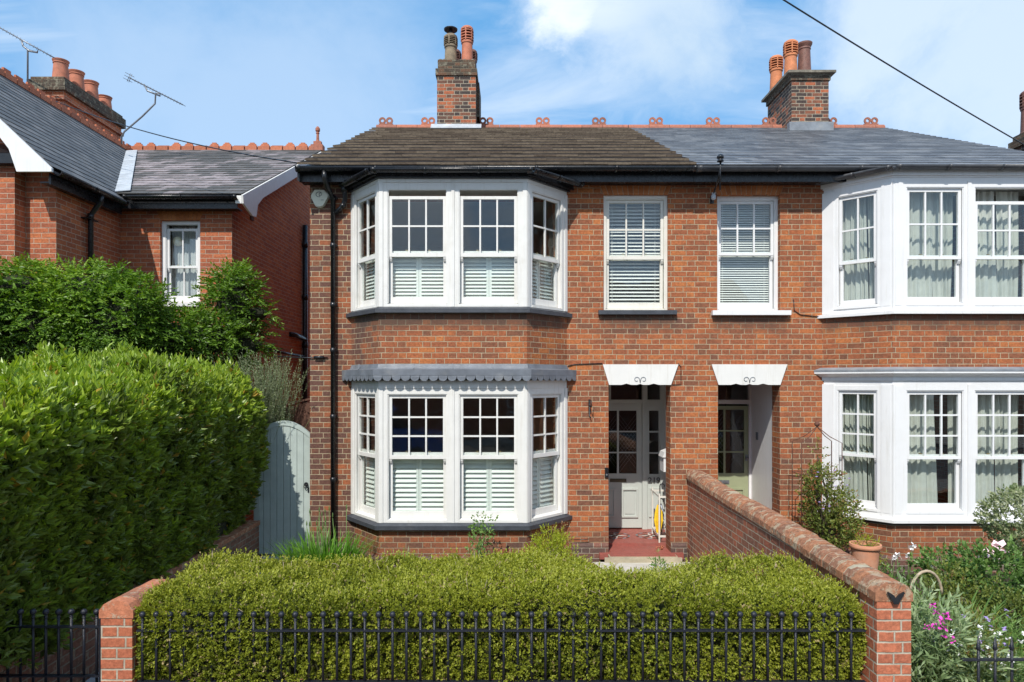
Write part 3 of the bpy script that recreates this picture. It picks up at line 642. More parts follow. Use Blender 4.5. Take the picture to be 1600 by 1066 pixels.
# --- roofs
def roof_side(H, x0, x1, mats, gauge, tw, th, endj):
    m = MB(); n = int(round(SL / gauge)); g = SL / n
    tile_rows(m, (x0, EY - .02, EZ), (1, 0, 0), sup, x1 - x0, g, tw, th, n, jit=th * .18, endj=endj, tintf=(lambda a, r: random.random() * (.35 + .35 * ((r * 37) % 5) / 4 if H is HA else 1)), edge=(1. if H is HA else None))
    for s in (0,):
        m.prism([(x0 + .03, EY + .03, EZ - .03), (x0 + .03, RY, RZ - .03), (x0 + .03, 2 * RY - EY, EZ - .03), (x0 + .03, 2 * RY - EY, EZ - .06), (x0 + .03, RY, RZ - .08), (x0 + .03, EY + .03, EZ - .06)], (x1 - x0 - .035, 0, 0), 1)
        m.poly([(x0, RY, RZ + .02), (x0, 2 * RY - EY, EZ + .02), (x1, 2 * RY - EY, EZ + .02), (x1, RY, RZ + .02)], 0, .4)
    return m.build('roof', mats, H)
PX = 2.55
roof_side(HA, -2.97, PX, ['concrete_tile', 'black_plastic'], .45, .33, .030, .035)
roof_side(HB, PX + .003, 8.16, ['slate_blue', 'black_plastic'], .205, .30, .011, .004)
def ridge(H, x0, x1, tint=.3):
    m = MB(); x = x0
    while x < x1 - .05:
        e = min(x + .45, x1) - .008; r = .10
        pts = [(x, RY + r * math.cos(a), RZ - .035 + r * math.sin(a) * 1.05) for a in [math.pi * k / 8 for k in range(9)]]
        m.prism(pts, (e - x, 0, 0), 0, random.random()); x += .45
    m.build('ridge_tile', 'terracotta', H)
ridge(HA, -2.97, PX - .01); ridge(HB, PX, 8.16)
for px in (603, 669, 760, 848, 936, 1025, 1114, 1202, 1297, 1361):
    x = (px - 800) / F * RY; m = MB(); crest(m, x, RY, RZ + .06, tint=random.random()); m.build('crest_tile', 'terracotta', HA if x < PX else HB)

# --- chimneys on the ridge
def chimney_A():
    x0, x1, y0, y1, zt = -1.57, -.76, 14.3, 15.5, 9.28
    m = MB(); m.box(x0, x1, y0, y1, 7.0, 8.94); m.box(x0 - .03, x1 + .03, y0 - .03, y1 + .03, 8.94, 9.08, 1); m.box(x0 + .015, x1 - .015, y0 + .01, y1 - .01, 9.08, zt, 1)
    m.box(x1 + .002, x1 + .06, y0 + .3, y1 - .1, 8.2, 8.93, 1)
    c = m.build('chimney', ['brick_chimney', 'brick_chimney_stained'], HA)
    m = MB()
    for i in range(9):
        xx = x0 + .06 + i * .085; m.ball((xx, y0 + .1 + random.uniform(0, .05), zt - .005), random.uniform(.04, .07), 8, 5)
    m.lathe((x0 + .4, (y0 + y1) / 2, zt), [(.36, 0), (.2, .04)], 12); m.build('flaunching', 'stone_cap', c)
    louvre_pot(c, -1.31, 14.6, zt, .66, .135, 'pot_buff', cowl=True, label='stained buff louvred pot with black cowl')
    louvre_pot(c, -.96, 14.62, zt, .84, .125, 'pot_red', label='red louvred pot')
    louvre_pot(c, -1.27, 15.2, zt, .62, .13, 'pot_dark'); louvre_pot(c, -.90, 15.2, zt, .62, .12, 'pot_dark')
    m = MB(); m.box(x0 - .12, x1 + .12, y0 - .14, y0 + .02, RZ - .31, RZ - .285); m.prism([(x0 - .12, y0 - .14, RZ - .285), (x0 - .12, y0, RZ - .17), (x0 - .12, y0, RZ - .285)], (x1 - x0 + .24, 0, 0)); m.build('flashing', 'lead_pale', c)
chimney_A()
def chimney_B():
    x0, x1, y0, y1, zt = 5.90, 6.68, 14.4, 15.75, 8.98
    m = MB(); m.box(x0, x1, y0, y1, 7.0, zt - .1); m.box(x0 - .03, x1 + .03, y0 - .03, y1 + .03, zt - .1, zt - .0, 1)
    c = m.build('chimney', ['brick_chimney', 'brick_chimney_stained'], HB)
    m = MB(); m.prism([(x0 - .11, y0 - .11, zt + .03), (x1 + .11, y0 - .11, zt + .03), (x1 + .11, y1 + .11, zt + .03), (x0 - .11, y1 + .11, zt + .03)], (0, 0, .05))
    m.prism([(x0 - .03, y0 - .03, zt), (x1 + .03, y0 - .03, zt), (x1 + .03, y1 + .03, zt), (x0 - .03, y1 + .03, zt)], (0, 0, .03))
    m.prism([(x0 + .05, y0 + .05, zt + .08), (x1 - .05, y0 + .05, zt + .08), (x1 - .05, y1 - .05, zt + .08), (x0 + .05, y1 - .05, zt + .08)], (0, 0, .05)); m.build('chimney_cap', 'stone_cap', c)
    louvre_pot(c, 6.02, 14.75, zt + .1, .80, .14, 'pot_orange'); louvre_pot(c, 5.98, 15.45, zt + .1, .80, .14, 'pot_orange')
    plain_pot(c, 6.38, 14.9, zt + .1, .82, .135, 'pot_dark', label='dark brown plain pot')
    m = MB(); m.box(x0 - .1, x1 + .04, y0 - .14, y0 + .0, RZ - .32, RZ - .14); m.build('flashing', 'lead', c)
chimney_B()

# --- eaves
def eaves(H, x0, x1, gmat, gap=None):
    m = MB(); m.box(x0, x1, 9.575, 9.61, 5.34, EZ - .03); m.box(x0, x1, 9.611, FY - .002, 5.362, 5.39); m.build('fascia', 'black_plastic', H)
    gutter_run(H, [(x0, EY - .005, 5.51), (x1, EY - .005, 5.51)], .062, gmat)
eaves(HA, -2.99, PX - .002, 'black_plastic'); eaves(HB, PX + .002, 8.2, 'grey_gutter')
m = MB(); m.prism([(-2.985, EY + .03, EZ - .045), (-2.985, EY + .03, EZ - .2), (-2.985, FY, EZ - .1), (-2.985, RY, RZ - .22), (-2.985, RY, RZ - .06)], (.03, 0, 0)); m.build('verge_board', 'black_plastic', HA)

# --- windows of the left bay
def bay_windows(H, bp, z0, z1, mid, paint, cover, rows, casing, top, sideC=2, front=None, drop=0., rail=.085, post=.05, sidecover=None, botrail=.085, sidelabel=None, mids=None):
    p0, p1, p2, p3 = bp; h = z1 - z0
    def put(p, q, a0, a1, **k):
        u = (q - p).normalized(); n = Vector((u.y, -u.x, 0)); o = p + u * a0 + Vector((0, 0, z0))
        return sash_window(H, o, u, n, a1 - a0, h, mid - z0, paint=paint, rows=rows, casing=casing, top=top, rail=rail, botrail=botrail, **k)
    L = (p1 - p0).length; LF = (p2 - p1).length
    put(p0, p1, post, L - post * .9, cols=sideC, cover=sidecover or cover)
    for (a, b, kw) in front: put(p1, p2, a - p1.x, b - p1.x, cols=3, **kw)
    L = (p3 - p2).length; put(p2, p3, post * .9, L - post, cols=sideC, cover=sidecover or cover)
def posts(H, bp, z0, z1, xs, paint, inset=.0, cw=.07, sidew=.10):
    """corner and middle posts plus head board of a bay"""
    grp = []
    for i, (p, q, a, b) in enumerate(xs):
        m = MB() if i in (0, 1, 3, 4, 6) else m
        P, Q = bp[p], bp[q]; u = (Q - P).normalized(); n = Vector((u.y, -u.x, 0)); fr = frame_pt(P, u, n); fbox(m, fr, a, b, z0, z1, -.14, .012)
        if b - a > .07 and i in (1, 2, 3, 4, 5): fbox(m, fr, a + .025, b - .025, z0 + .06, z1 - .02, .0121, .016)
        if i in (0, 2, 3, 5, 6): m.build('bay_post', paint, H)
LA = (bayA[1] - bayA[0]).length; LA2 = (bayA[3] - bayA[2]).length
for (z0, z1, mid, rows, drop) in ((3.545, 5.215, 4.265, 2, .075), (.64, 2.445, 1.535, 3, 0.)):
    bay_windows(HA, bayA, z0, z1, mid, 'white_paint', 'shutter', rows, .06, .085 if rows == 2 else .075, post=.055,
        front=[(-1.735, -.815, dict(cover='shutter', drop=drop)), (-.775, .145, dict(cover='shutter', drop=drop))])
    posts(HA, bayA, z0, z1, [(0, 1, 0, .055), (0, 1, LA - .0495, LA), (1, 2, 0, .055), (1, 2, .975, 1.015), (1, 2, 1.935, 1.99), (2, 3, 0, .0495), (2, 3, LA2 - .055, LA2)], 'white_paint')
    m = MB(); bay_band(m, bayA, .012, z1 + .001, z1 + .05 if rows == 2 else z1 + .11); m.build('bay_head', 'white_paint', HA)
    m = MB(); bay_band(m, bayA, .075, z0 - .085, z0 - .03); bay_band(m, bayA, .06, z0 - .03, z0 - .004, 0, .01); m.build('bay_sill', 'sill_slate', HA)
# the dark board that closes the upper bay under its gutter
m = MB(); bay_band(m, bayA, .05, 5.262, 5.29); bay_band(m, bayA, .09, 5.29, 5.36); m.build('bay_fascia', 'black_plastic', HA)
gp = offs(bayA, .15); gp[0] = Vector((-2.42, 9.74, 0)); gp[3] = Vector((.99, 9.70, 0))
gutter_run(HA, [p + Vector((0, 0, 5.355)) for p in gp], .055, 'black_plastic', .9)
# --- scalloped lead canopy over the lower bay
def canopy():
    m = MB(); bay_band(m, bayA, .035, 2.556, 2.60, 1); bay_band(m, bayA, .115, 2.63, 2.70, 0, .085); bay_band(m, bayA, .085, 2.70, 2.715, 0, .03); bay_band(m, bayA, .03, 2.715, 2.775, 0, .012)
    o = offs(bayA, .118)
    for i in range(3):
        p, q = o[i], o[i + 1]; u = (q - p).normalized(); n = Vector((u.y, -u.x, 0)); L = (q - p).length; k = max(1, round(L / .125)); w = L / k; fr = frame_pt(p, u, n)
        fbox(m, fr, 0, L, 2.62, 2.70, -.012, .002)
        for j in range(k):
            a0 = j * w; pts = [fr(a0 + .002, 2.625, -.008)] + [fr(a0 + w / 2 - (w / 2 - .002) * math.cos(math.pi * s / 8), 2.60 - .055 * math.sin(math.pi * s / 8), -.008 + random.uniform(0, .004)) for s in range(9)] + [fr(a0 + w - .002, 2.625, -.008)]
            m.prism(pts, n * .007)
    c = m.build('bay_canopy', ['lead_dark', 'black_plastic'], HA)
    m = MB(); e = offs(bayA, .1)
    for p in ((e[0] + e[1]) / 2, (e[1] * 3 + e[2]) / 4, (e[1] + e[2]) / 2, (e[1] + e[2] * 3) / 4): m.tube([p + Vector((0, -.004, 2.70)), p + Vector((0, .075, 2.725)), p + Vector((0, .085, 2.78))], .006, 6)
    m.build('lead_seam', 'lead', c)
canopy()

# --- right bay
LB = (bayB[1] - bayB[0]).length
for (z0, z1, mid, rows, drop) in ((3.50, 5.235, 4.22, 2, 0), (.70, 2.50, 1.52, 3, 0)):
    up = rows == 2
    bay_windows(HB, bayB, z0 + .06, z1 - .02, mid, 'bright_white', 'curtain', rows, .05, .06, post=.155, rail=.06, botrail=.07,
        front=[(5.255, 6.125, dict(cover='curtain' if up else 'parted')), (6.175, 7.045, dict(cover='curtain', drop=.17 if up else 0))])
    posts(HB, bayB, z0, z1, [(0, 1, 0, .155), (0, 1, LB - .1395, LB), (1, 2, 0, .135), (1, 2, 1.005, 1.055), (1, 2, 1.925, 2.06), (2, 3, 0, .1395), (2, 3, LB - .155, LB)], 'bright_white')
    m = MB(); bay_band(m, bayB, -.002, z0, z0 + .06); m.build('bay_apron', 'bright_white', HB); m = MB(); bay_band(m, bayB, .0, z1 - .02, z1 + .05)
    if up: bay_band(m, bayB, .012, z1 + .05, z1 + .07); bay_band(m, bayB, .035, z1 + .07, z1 + .14)
    else: bay_band(m, bayB, .02, z1 + .05, z1 + .10); bay_band(m, bayB, .03, z1 + .10, z1 + .15, 0, .10); bay_band(m, bayB, .105, z1 + .15, z1 + .175)
    m.build('bay_head', 'bright_white', HB)
    m = MB(); bay_band(m, bayB, .075, z0 - .055, z0 - .015); bay_band(m, bayB, .07, z0 - .015, z0, 0, .01); m.build('bay_sill', 'bright_white', HB)
m = MB(); bay_band(m, bayB, .11, 2.676, 2.70); bay_band(m, bayB, .11, 2.70, 2.735, 0, .03); m.build('bay_canopy', 'lead', HB)
m = MB(); bay_band(m, bayB, .05, 5.376, 5.40); m.build('bay_fascia', 'black_plastic', HB)
gp = offs(bayB, .11); gp[0] = Vector((4.36, 9.78, 0)); gp[3] = Vector((7.95, 9.78, 0))
gutter_run(HB, [p + Vector((0, 0, 5.41)) for p in gp], .055, 'grey_gutter', .9)

# --- single upper windows with soldier arches
def lintel(H, x0, x1, z0, z1):
    m = MB(); k = 13; cx = (x0 + x1) / 2; sp = .16
    for i in range(k):
        a, b = x0 + (x1 - x0) * i / k, x0 + (x1 - x0) * (i + 1) / k
        f = lambda x: cx + (x - cx) * (1 + sp * .75)
        m.prism([(a + .004, FY - .006, z0), (b - .004, FY - .006, z0), (f(b) - .004, FY - .006, z1), (f(a) + .004, FY - .006, z1)], (0, .005, 0), 0, random.random())
    m.prism([(x0, FY - .003, z0), (x1, FY - .003, z0), (f(x1), FY - .003, z1), (f(x0), FY - .003, z1)], (0, .0015, 0), 1)
    m.build('lintel', ['rubbed_brick', 'stone_step'], H)
lintel(HA, 1.318, 2.245, 5.226, 5.358); lintel(HB, 2.955, 3.86, 5.226, 5.358)
sash_window(HA, (1.318, FY + .035, 3.545), (1, 0, 0), (0, -1, 0), .927, 1.68, .80, cols=3, rows=2, paint='cream_paint', cover='blind', casing=.035, top=.045, rail=.075)
sash_window(HB, (2.955, FY + .085, 3.545), (1, 0, 0), (0, -1, 0), .905, 1.68, .86, cols=3, rows=2, paint='bright_white', cover='fineblind', casing=.035, top=.045, rail=.06, lowlift=0.)
m = MB(); m.box(1.24, 2.36, FY - .07, FY - .001, 3.50, 3.56); m.build('window_sill', 'sill_slate', HA)
m = MB(); m.box(2.87, 3.99, FY - .08, FY - .001, 3.49, 3.556); m.build('window_sill', 'bright_white', HB)

# --- porches and doors
def porch(H, x0, x1, xi0, xi1, yd, paint, wallm):
    """recess lined behind the brick reveal"""
    m = MB(); y0 = FY + .292; zt = 2.62
    m.box(xi0 - .03, xi0, y0, yd, 0, zt); m.box(xi1, xi1 + .03, y0, yd, 0, zt); m.box(xi0, xi1, y0, yd, zt, zt + .03)
    m.build('porch_lining', wallm, H)
porch(HA, 1.39, 2.28, 1.18, 2.50, 11.25, '', 'porch_white'); porch(HB, 2.965, 3.855, 2.745, 3.87, 11.15, '', 'bright_white')
def head_board(H, xt0, xt1, xb0, xb1, zt, zb):
    y = FY - .028
    m = MB(); n = 24; pts = [(xt0, y, zt), (xt1, y, zt), (xb1, y, zb)]
    W_ = xb1 - xb0
    for (c, w_, d_) in ((.72, .16, .018), (.5, .10, .014), (.28, .16, .018)):
        pts += [(xb0 + W_ * (c + w_ / 2), y, zb), (xb0 + W_ * c, y, zb + d_), (xb0 + W_ * (c - w_ / 2), y, zb)]
    pts.append((xb0, y, zb)); m.prism(pts, (0, .026, 0)); o = m.build('door_head_board', 'white_paint', H)
    m = MB(); cx = (xb0 + xb1) / 2; z = zb + .03
    for s in (-1, 1):
        P = []
        for k in range(15):
            a = k / 14 * math.pi * 1.75; r = .042 * (1 - k / 14 * .55); P.append((cx + s * (.05 + r * math.cos(math.pi * .0 + a) * -1), y - .003, z + .045 + r * math.sin(a)))
        m.tube([(cx, y - .003, z)] + P, .005, 6)
    m.build('scroll_carving', 'lead', o)
head_board(HA, 1.305, 2.39, 1.395, 2.285, 2.785, 2.49); head_board(HB, 2.868, 3.955, 2.968, 3.855, 2.785, 2.49)

def door(H, x0, x1, yd, z0, z1, paint, glassx, gz, lbx, lbz, panels, handle=None):
    fr = frame_pt((0, yd, 0), (1, 0, 0), (0, -1, 0)); m = MB()
    # leaf as stiles and rails round the glazed part
    g0, g1 = glassx; fbox(m, fr, x0, g0, z0, z1, -.045, 0); fbox(m, fr, g1, x1, z0, z1, -.045, 0)
    fbox(m, fr, g0, g1, gz[1], z1, -.045, 0); fbox(m, fr, g0, g1, z0, gz[0], -.045, 0)
    gm = (g0 + g1) / 2; b = .016
    fbox(m, fr, gm - b, gm + b, gz[0], gz[1], -.035, -.006)
    for j in (1, 2):
        z = gz[0] + (gz[1] - gz[0]) * j / 3; fbox(m, fr, g0, gm - b, z - b * .7, z + b * .7, -.035, -.007); fbox(m, fr, gm + b, g1, z - b * .7, z + b * .7, -.035, -.007)
    for (a, b_) in panels: # bolection moulded lower panels
        za, zb = z0 + .17, gz[0] - .24; w = .028
        for q in ((a, b_, za, za + w), (a, b_, zb - w, zb), (a, a + w, za + w, zb - w), (b_ - w, b_, za + w, zb - w)): fbox(m, fr, *q, .001, .022)
        fbox(m, fr, a + w + .03, b_ - w - .03, za + w + .03, zb - w - .03, .001, .010)
    d = m.build('door', paint, H)
    m = MB(); fbox(m, fr, g0, g1, gz[0], gz[1], -.026, -.020); m.build('pane', 'glass_dark', d)
    # leaded diamond lattice behind the glass
    m = MB(); s = .075
    for p0_, p1_ in ((g0, gm - b), (gm + b, g1)):
        k = int((gz[1] - gz[0]) / s) + 2
        for i in range(-3, k):
            za = gz[0] + i * s
            for sg in (1, -1):
                q0, q1 = (p0_, za), (p1_, za + sg * (p1_ - p0_) * 1.3)
                lo2, hi2 = gz
                if min(q0[1], q1[1]) < lo2 or max(q0[1], q1[1]) > hi2: continue
                m.tube([fr(q0[0], q0[1], -.034), fr(q1[0], q1[1], -.034)], .003, 4)
    m.build('lattice', 'lead_pale', d)
    m = MB(); fbox(m, fr, lbx[0], lbx[1], lbz - .028, lbz + .028, .002, .012); fbox(m, fr, lbx[0] + .03, lbx[1] - .03, lbz - .014, lbz + .014, .012, .018)
    m.build('letterbox', 'letter_metal' if H is HA else 'aluminium', d)
    if handle:
        m = MB(); fbox(m, fr, handle[0] - .018, handle[0] + .018, handle[1] - .05, handle[1] + .05, .001, .014); m.ball(fr(handle[0], handle[1], .035), .022); m.build('handle', 'aluminium', d)
    return d
YD = 11.17
door(HA, 1.33, 2.125, YD, .145, 2.17, 'grey_green_paint', (1.43, 2.04), (1.03, 2.06), (1.60, 1.87), .92, [(1.42, 1.69), (1.79, 2.06)])
door(HB, 3.05, 3.83, YD - .1, .145, 2.14, 'sage_paint', (3.13, 3.765), (1.05, 2.08), (3.30, 3.52), .91, [(3.13, 3.40), (3.49, 3.765)], (3.80, 1.30))
def door_frame(H, yd, xl, xr, xd0, xd1, paint, side=None, zt=2.60, ztr=2.17):
    fr = frame_pt((0, yd, 0), (1, 0, 0), (0, -1, 0)); m = MB()
    fbox(m, fr, xl, xd0 - .003, .12, zt, -.06, .03); fbox(m, fr, xd1 + .003, xd1 + .085, .12, zt, -.06, .03)
    fbox(m, fr, xd0, xd1, ztr + .003, ztr + .07, -.06, .031)
    fbox(m, fr, xd0, xd1, zt - .045, zt, -.06, .03)
    fbox(m, fr, xd0 + .27 - .016, xd0 + .27 + .016, ztr + .07, zt - .045, -.05, .02)
    if side:
        s0, s1 = side; fbox(m, fr, s1 + .02, xr, .12, zt, -.06, .03); z0 = 1.02
        fbox(m, fr, xd1 + .085, s1 + .02, .12, z0, -.05, .0); fbox(m, fr, xd1 + .085, s1 + .02, 2.06, 2.24, -.05, .01)
        fbox(m, fr, xd1 + .085, s0, z0, 2.06, -.05, 0); fbox(m, fr, s1, s1 + .02, z0, 2.06, -.05, 0)
        for j in (1, 2): z = z0 + 1.04 * j / 3; fbox(m, fr, s0, s1, z - .012, z + .012, -.04, -.004)
        fbox(m, fr, xd1 + .085, s1 + .02, 2.555, zt, -.05, .01)
        for q in ((s0 - .005, s1 + .01, .32, .345), (s0 - .005, s1 + .01, .775, .80), (s0 - .005, s0 + .02, .345, .775)): fbox(m, fr, *q, .001, .018)
    else: fbox(m, fr, xd1 + .085, xr, .12, zt, -.05, .0)
    o = m.build('door_frame', paint, H)
    m = MB(); fbox(m, fr, xd0, xd1, ztr + .07, zt - .045, -.026, -.02)
    if side: fbox(m, fr, side[0], side[1], 1.02, 2.06, -.026, -.02); fbox(m, fr, xd1 + .085, side[1] + .02, 2.24, 2.555, -.026, -.02)
    m.build('pane', 'glass_dark', o); return o
dfA = door_frame(HA, YD, 1.18, 2.50, 1.33, 2.125, 'grey_green_paint', (2.245, 2.40)); dfB = door_frame(HB, YD - .1, 2.745, 3.87, 3.05, 3.83, 'bright_white')
def text_mesh(body, loc, size, mat, parent, depth=.004, rot=(R(90), 0, 0), name='house_number', thick=0.):
    c = bpy.data.curves.new('t', 'FONT'); c.body = body; c.size = size; c.extrude = depth; c.offset = thick; c.align_x = 'CENTER'; c.align_y = 'CENTER'
    o = bpy.data.objects.new('t', c); C.objects.link(o); bpy.context.view_layer.update()
    me = bpy.data.meshes.new_from_object(o.evaluated_get(bpy.context.evaluated_depsgraph_get())); bpy.data.objects.remove(o)
    me.materials.clear(); me.materials.append(MATS[mat]); r = bpy.data.objects.new(name, me); C.objects.link(r)
    r.rotation_euler = rot; r.parent = parent; r.location = Vector(loc) - wtrans(parent); return r
text_mesh('219', (2.325, YD - .006, .915), .135, 'number_grey', dfA, thick=.002)
# small scarf-like panes need a dark hall behind the doors
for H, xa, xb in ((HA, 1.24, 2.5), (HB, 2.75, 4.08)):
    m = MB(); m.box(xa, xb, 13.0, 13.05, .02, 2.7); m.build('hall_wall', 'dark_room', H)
# porch floors and steps
m = MB(); m.box(1.19, 2.49, 10.19, YD + .05, .02, .125, 0)
m.box(1.25, 2.45, 9.74, 10.188, .0, .085, 0)
m.build('porch_floor', 'red_tile', HA)
m = MB()
def star(cx, cy, r, z):
    for k in range(8):
        a = k * math.pi / 4; b_ = a + math.pi / 8; c_ = a - math.pi / 8
        p = lambda rr, t_: (cx + rr * math.cos(t_), cy + rr * math.sin(t_), z)
        m.prism([p(r * .38, c_), p(r, a), p(r * .38, b_), p(r * .16, a)], (0, 0, .003), k % 2)
    for k in range(16):
        a = k * math.pi / 8; p = lambda rr, t_: (cx + rr * math.cos(t_), cy + rr * math.sin(t_), z); m.prism([p(r * 1.12, a + .04), p(r * 1.32, a + .04), p(r * 1.32, a + .34), p(r * 1.12, a + .34)], (0, 0, .003), (k % 2) + 1)
star(1.62, 10.68, .17, .126); m.build('mosaic_star', ['paving', 'dark_wood', 'lead'], HA); m = MB(); star(2.16, 10.68, .17, .126); m.build('mosaic_star', ['paving', 'dark_wood', 'lead'], HA)
m = MB(); m.box(1.37, 2.33, 9.60, 9.738, -.02, .075, 0); m.box(1.30, 2.385, 9.56, 9.599, -.02, .065, 0); m.build('doorstep', 'stone_step', HA)
m = MB(); m.box(1.385, 2.315, 9.605, 9.7385, .0755, .083); m.build('step_tile', 'red_tile', HA)
m = MB(); m.box(2.75, 3.87, 9.72, YD, .0, .12); m.build('porch_floor', 'red_tile', HB)
# --- small fixtures on the left house
m = MB(); y = FY - .055; cx, cz = -2.756, 5.185; k = .135
hexa = [(-.95, -.05), (-.95, .18), (-.55, .78), (.45, .78), (1.0, .15), (.95, -.05), (.45, -.95), (.15, -1.12), (-.2, -1.12), (-.5, -.95)]
m.prism([(cx + a * k, FY - .002, cz + b * k) for a, b in hexa], (0, -.03, 0)); m.prism([(cx + a * k * .93, FY - .03, cz + b * k * .93) for a, b in hexa], (0, -.03, 0)); al = m.build('alarm_box', 'cream_plastic', HA)
m = MB()
m.tube([(cx - .005 + .045 * math.cos(a), FY - .062, cz + .03 + .035 * math.sin(a)) for a in [R(40 + 20 * i) for i in range(12)]], .004, 5)
m.tube([(cx + .012 + .016 * math.cos(a), FY - .062, cz + .03 + .022 * math.sin(a)) for a in [R(24 * i) for i in range(16)]], .0035, 5); m.box(cx - .005, cx + .001, FY - .064, FY - .0605, cz - .01, cz + .05); m.box(cx + .02, cx + .06, FY - .0625, FY - .0605, cz - .052, cz - .045)
m.build('emblem', 'number_grey', al)
m = MB(); m.box(1.335, 1.385, FY - .028, FY - .001, 1.16, 1.30); b_ = m.build('doorbell', 'black_plastic', HA)
m = MB(); m.tube([(1.36, FY - .028, 1.20), (1.36, FY - .033, 1.20)], .013, 12); m.build('button', 'aluminium', b_)
m = MB(); m.tube([(1.115, FY - .002, 2.19), (1.115, FY - .10, 2.20), (1.13, FY - .13, 2.17), (1.13, FY - .12, 2.27)], .007, 6); m.tube([(1.115, FY - .01, 2.27), (1.112, FY - .012, 2.05), (1.13, FY - .05, 2.02)], .008, 6); m.box(1.10, 1.13, FY - .012, FY - .001, 2.08, 2.28); m.build('basket_bracket', 'black_metal', HA)
m = MB(); m.tube([(.80, FY - .012, 2.76), (.90, FY - .012, 2.785), (1.3, FY - .012, 2.80)], .006, 6); m.tube([(2.39, FY - .012, 2.80), (2.43, FY - .012, 2.75), (2.43, FY - .012, 2.50), (2.30, FY - .012, 2.49)], .005, 6); m.tube([(.88, FY - .05, .27), (1.05, FY - .05, .275), (1.1, FY - .045, .28)], .006, 6); m.build('wall_cable', 'black_plastic', HA)
m = MB(); m.tube([(4.05, FY - .012, 3.72), (4.06, FY - .012, 3.56), (4.15, FY - .012, 3.5), (4.42, FY - .012, 3.47)], .006, 6); m.build('wall_cable', 'black_plastic', HB)
m = MB(); m.box(2.85, 2.90, FY - .03, FY - .001, 5.1, 5.2); m.lathe((2.875, FY - .09, 5.13), [(.02, 0), (.035, .02), (.035, .06), (.022, .08), (.03, .10)], 10, 1); m.tube([(2.87, 9.42, 5.18), (2.87, 9.40, 5.66)], .012, 6); m.lathe((2.87, 9.40, 5.56), [(.015, 0), (.05, .01), (.035, .04), (.05, .06), (.05, .08), (.02, .11)], 10); m.tube([(2.875, 9.40, 5.56), (2.86, 9.45, 5.35), (2.875, FY - .06, 5.2)], .012, 6)
m.build('cable_insulator', ['black_plastic', 'lead_pale'], HB)
m = MB(); m.box(2.93, 3.02, FY - .012, FY - .001, .0, .01) if False else None
m = MB(); m.obox((3.845, 10.72, 1.62), (0, .05, 0), (.02, 0, 0), (0, 0, .12)); m.build('doorbell', 'aluminium', HB)
# downpipes
m = MB(); x = -2.56; y = FY - .06
m.tube([(-2.60, 9.455, 5.46), (-2.60, 9.455, 5.36), (-2.585, 9.56, 5.26), (-2.56, y, 5.15), (-2.56, y, .0)], .036, 12)
for z in (5.13, 4.45, 3.6, 2.95, 2.0, 1.1): m.tube([(x, y, z), (x, y, z + .07)], .040, 12); pipe_bracket(m, x, y + .005, z + .04, .04)
m.build('downpipe', 'black_plastic', HA)
m = MB(); m.tube([(-2.39, 9.70, 5.31), (-2.38, 9.71, 5.22), (-2.385, 9.75, 5.13), (-2.42, y, 5.05), (-2.53, y, 4.94)], .032, 12); m.tube([(-2.39, 9.70, 5.32), (-2.39, 9.70, 5.23)], .04, 12); m.tube([(-2.44, y, 5.03), (-2.40, y + .0, 5.08)], .039, 12); m.build('downpipe', 'black_plastic', HA)
m = MB(); m.tube([(-3.4, 9.9, 2.9), (-2.95, FY - .02, 2.88), (-2.65, FY - .02, 2.885)], .008, 6); m.tube([(-2.84, FY - .03, 2.885), (-2.70, FY - .03, 2.885)], .022, 8); m.build('wall_cable', 'black_plastic', HA)

# ------------------------------------------------------------------ the detached neighbour on the left
HN = thing('brick_house', (-6.7, 11.7, 0), 'orange red brick house at the left with slate roofs and white barge boards', 'house')
NY = 11.7; NX = -4.80; PXW = -6.71; PY = 10.05; NR = 16.2; NRZ = 8.03; NEZ = 5.66; NEY = 11.38
m = MB(); fr = frame_pt((0, NY, 0), (1, 0, 0), (0, -1, 0))
wall_panel(m, fr, NX, -.1, 5.62, .25, [(-6.03, -5.345, 3.88, 5.30)], 0, 1, a0=PXW)
gz = lambda y: NEZ + (NRZ - NEZ) * (y - NEY) / (NR - NEY) - .08
B = 2 * NR - NY
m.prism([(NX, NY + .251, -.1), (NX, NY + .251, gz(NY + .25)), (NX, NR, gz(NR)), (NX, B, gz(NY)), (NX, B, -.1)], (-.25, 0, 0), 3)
# projecting wing: right flank, front
m.box(PXW - .25, PXW, PY + .251, NY - .001, -.1, 5.6, 0)
m.box(-7.16, PXW, PY, PY + .25, -.1, 5.62, 0)
m.box(-12, -7.161, PY - .22, PY + .03, -.1, 5.66, 0)
m.prism([(-11.3, PY + .26, 5.42), (-6.75, PY + .26, 5.42), (-9.03, PY + .26, 7.75)], (0, -.2, 0), 0)
m.box(-12, -5.05, B - .25, B, -.1, 5.3, 2); m.box(-12, -11.75, PY, B, -.1, 5.3, 0)
m.box(-11.7, -5.06, NY + .26, B - .3, 2.8, 3.0, 1); m.box(-11.7, -5.06, NY + .26, B - .3, 5.5, 5.55, 1); m.box(-11.7, -5.06, 15, 15.1, -.1, 5.5, 1); m.box(-7.0, -6.9, NY + .26, 15, 3.0, 5.5, 1)
m.build('wall', ['brick_neighbour', 'plaster', 'brick_gable', 'brick_shade_lifted'], HN)
lx = lambda m_, x0, x1, z0, z1, y, k: [m_.prism([(x0 + (x1 - x0) * i / k + .004, y, z0), (x0 + (x1 - x0) * (i + 1) / k - .004, y, z0), ((x0 + x1) / 2 + (x0 + (x1 - x0) * (i + 1) / k - (x0 + x1) / 2) * 1.25 - .004, y, z1), ((x0 + x1) / 2 + (x0 + (x1 - x0) * i / k - (x0 + x1) / 2) * 1.25 + .004, y, z1)], (0, .005, 0), 0, random.random()) for i in range(k)]
m = MB(); lx(m, -6.03, -5.345, 5.302, 5.52, NY - .006, 10); m.build('lintel', 'rubbed_brick', HN)
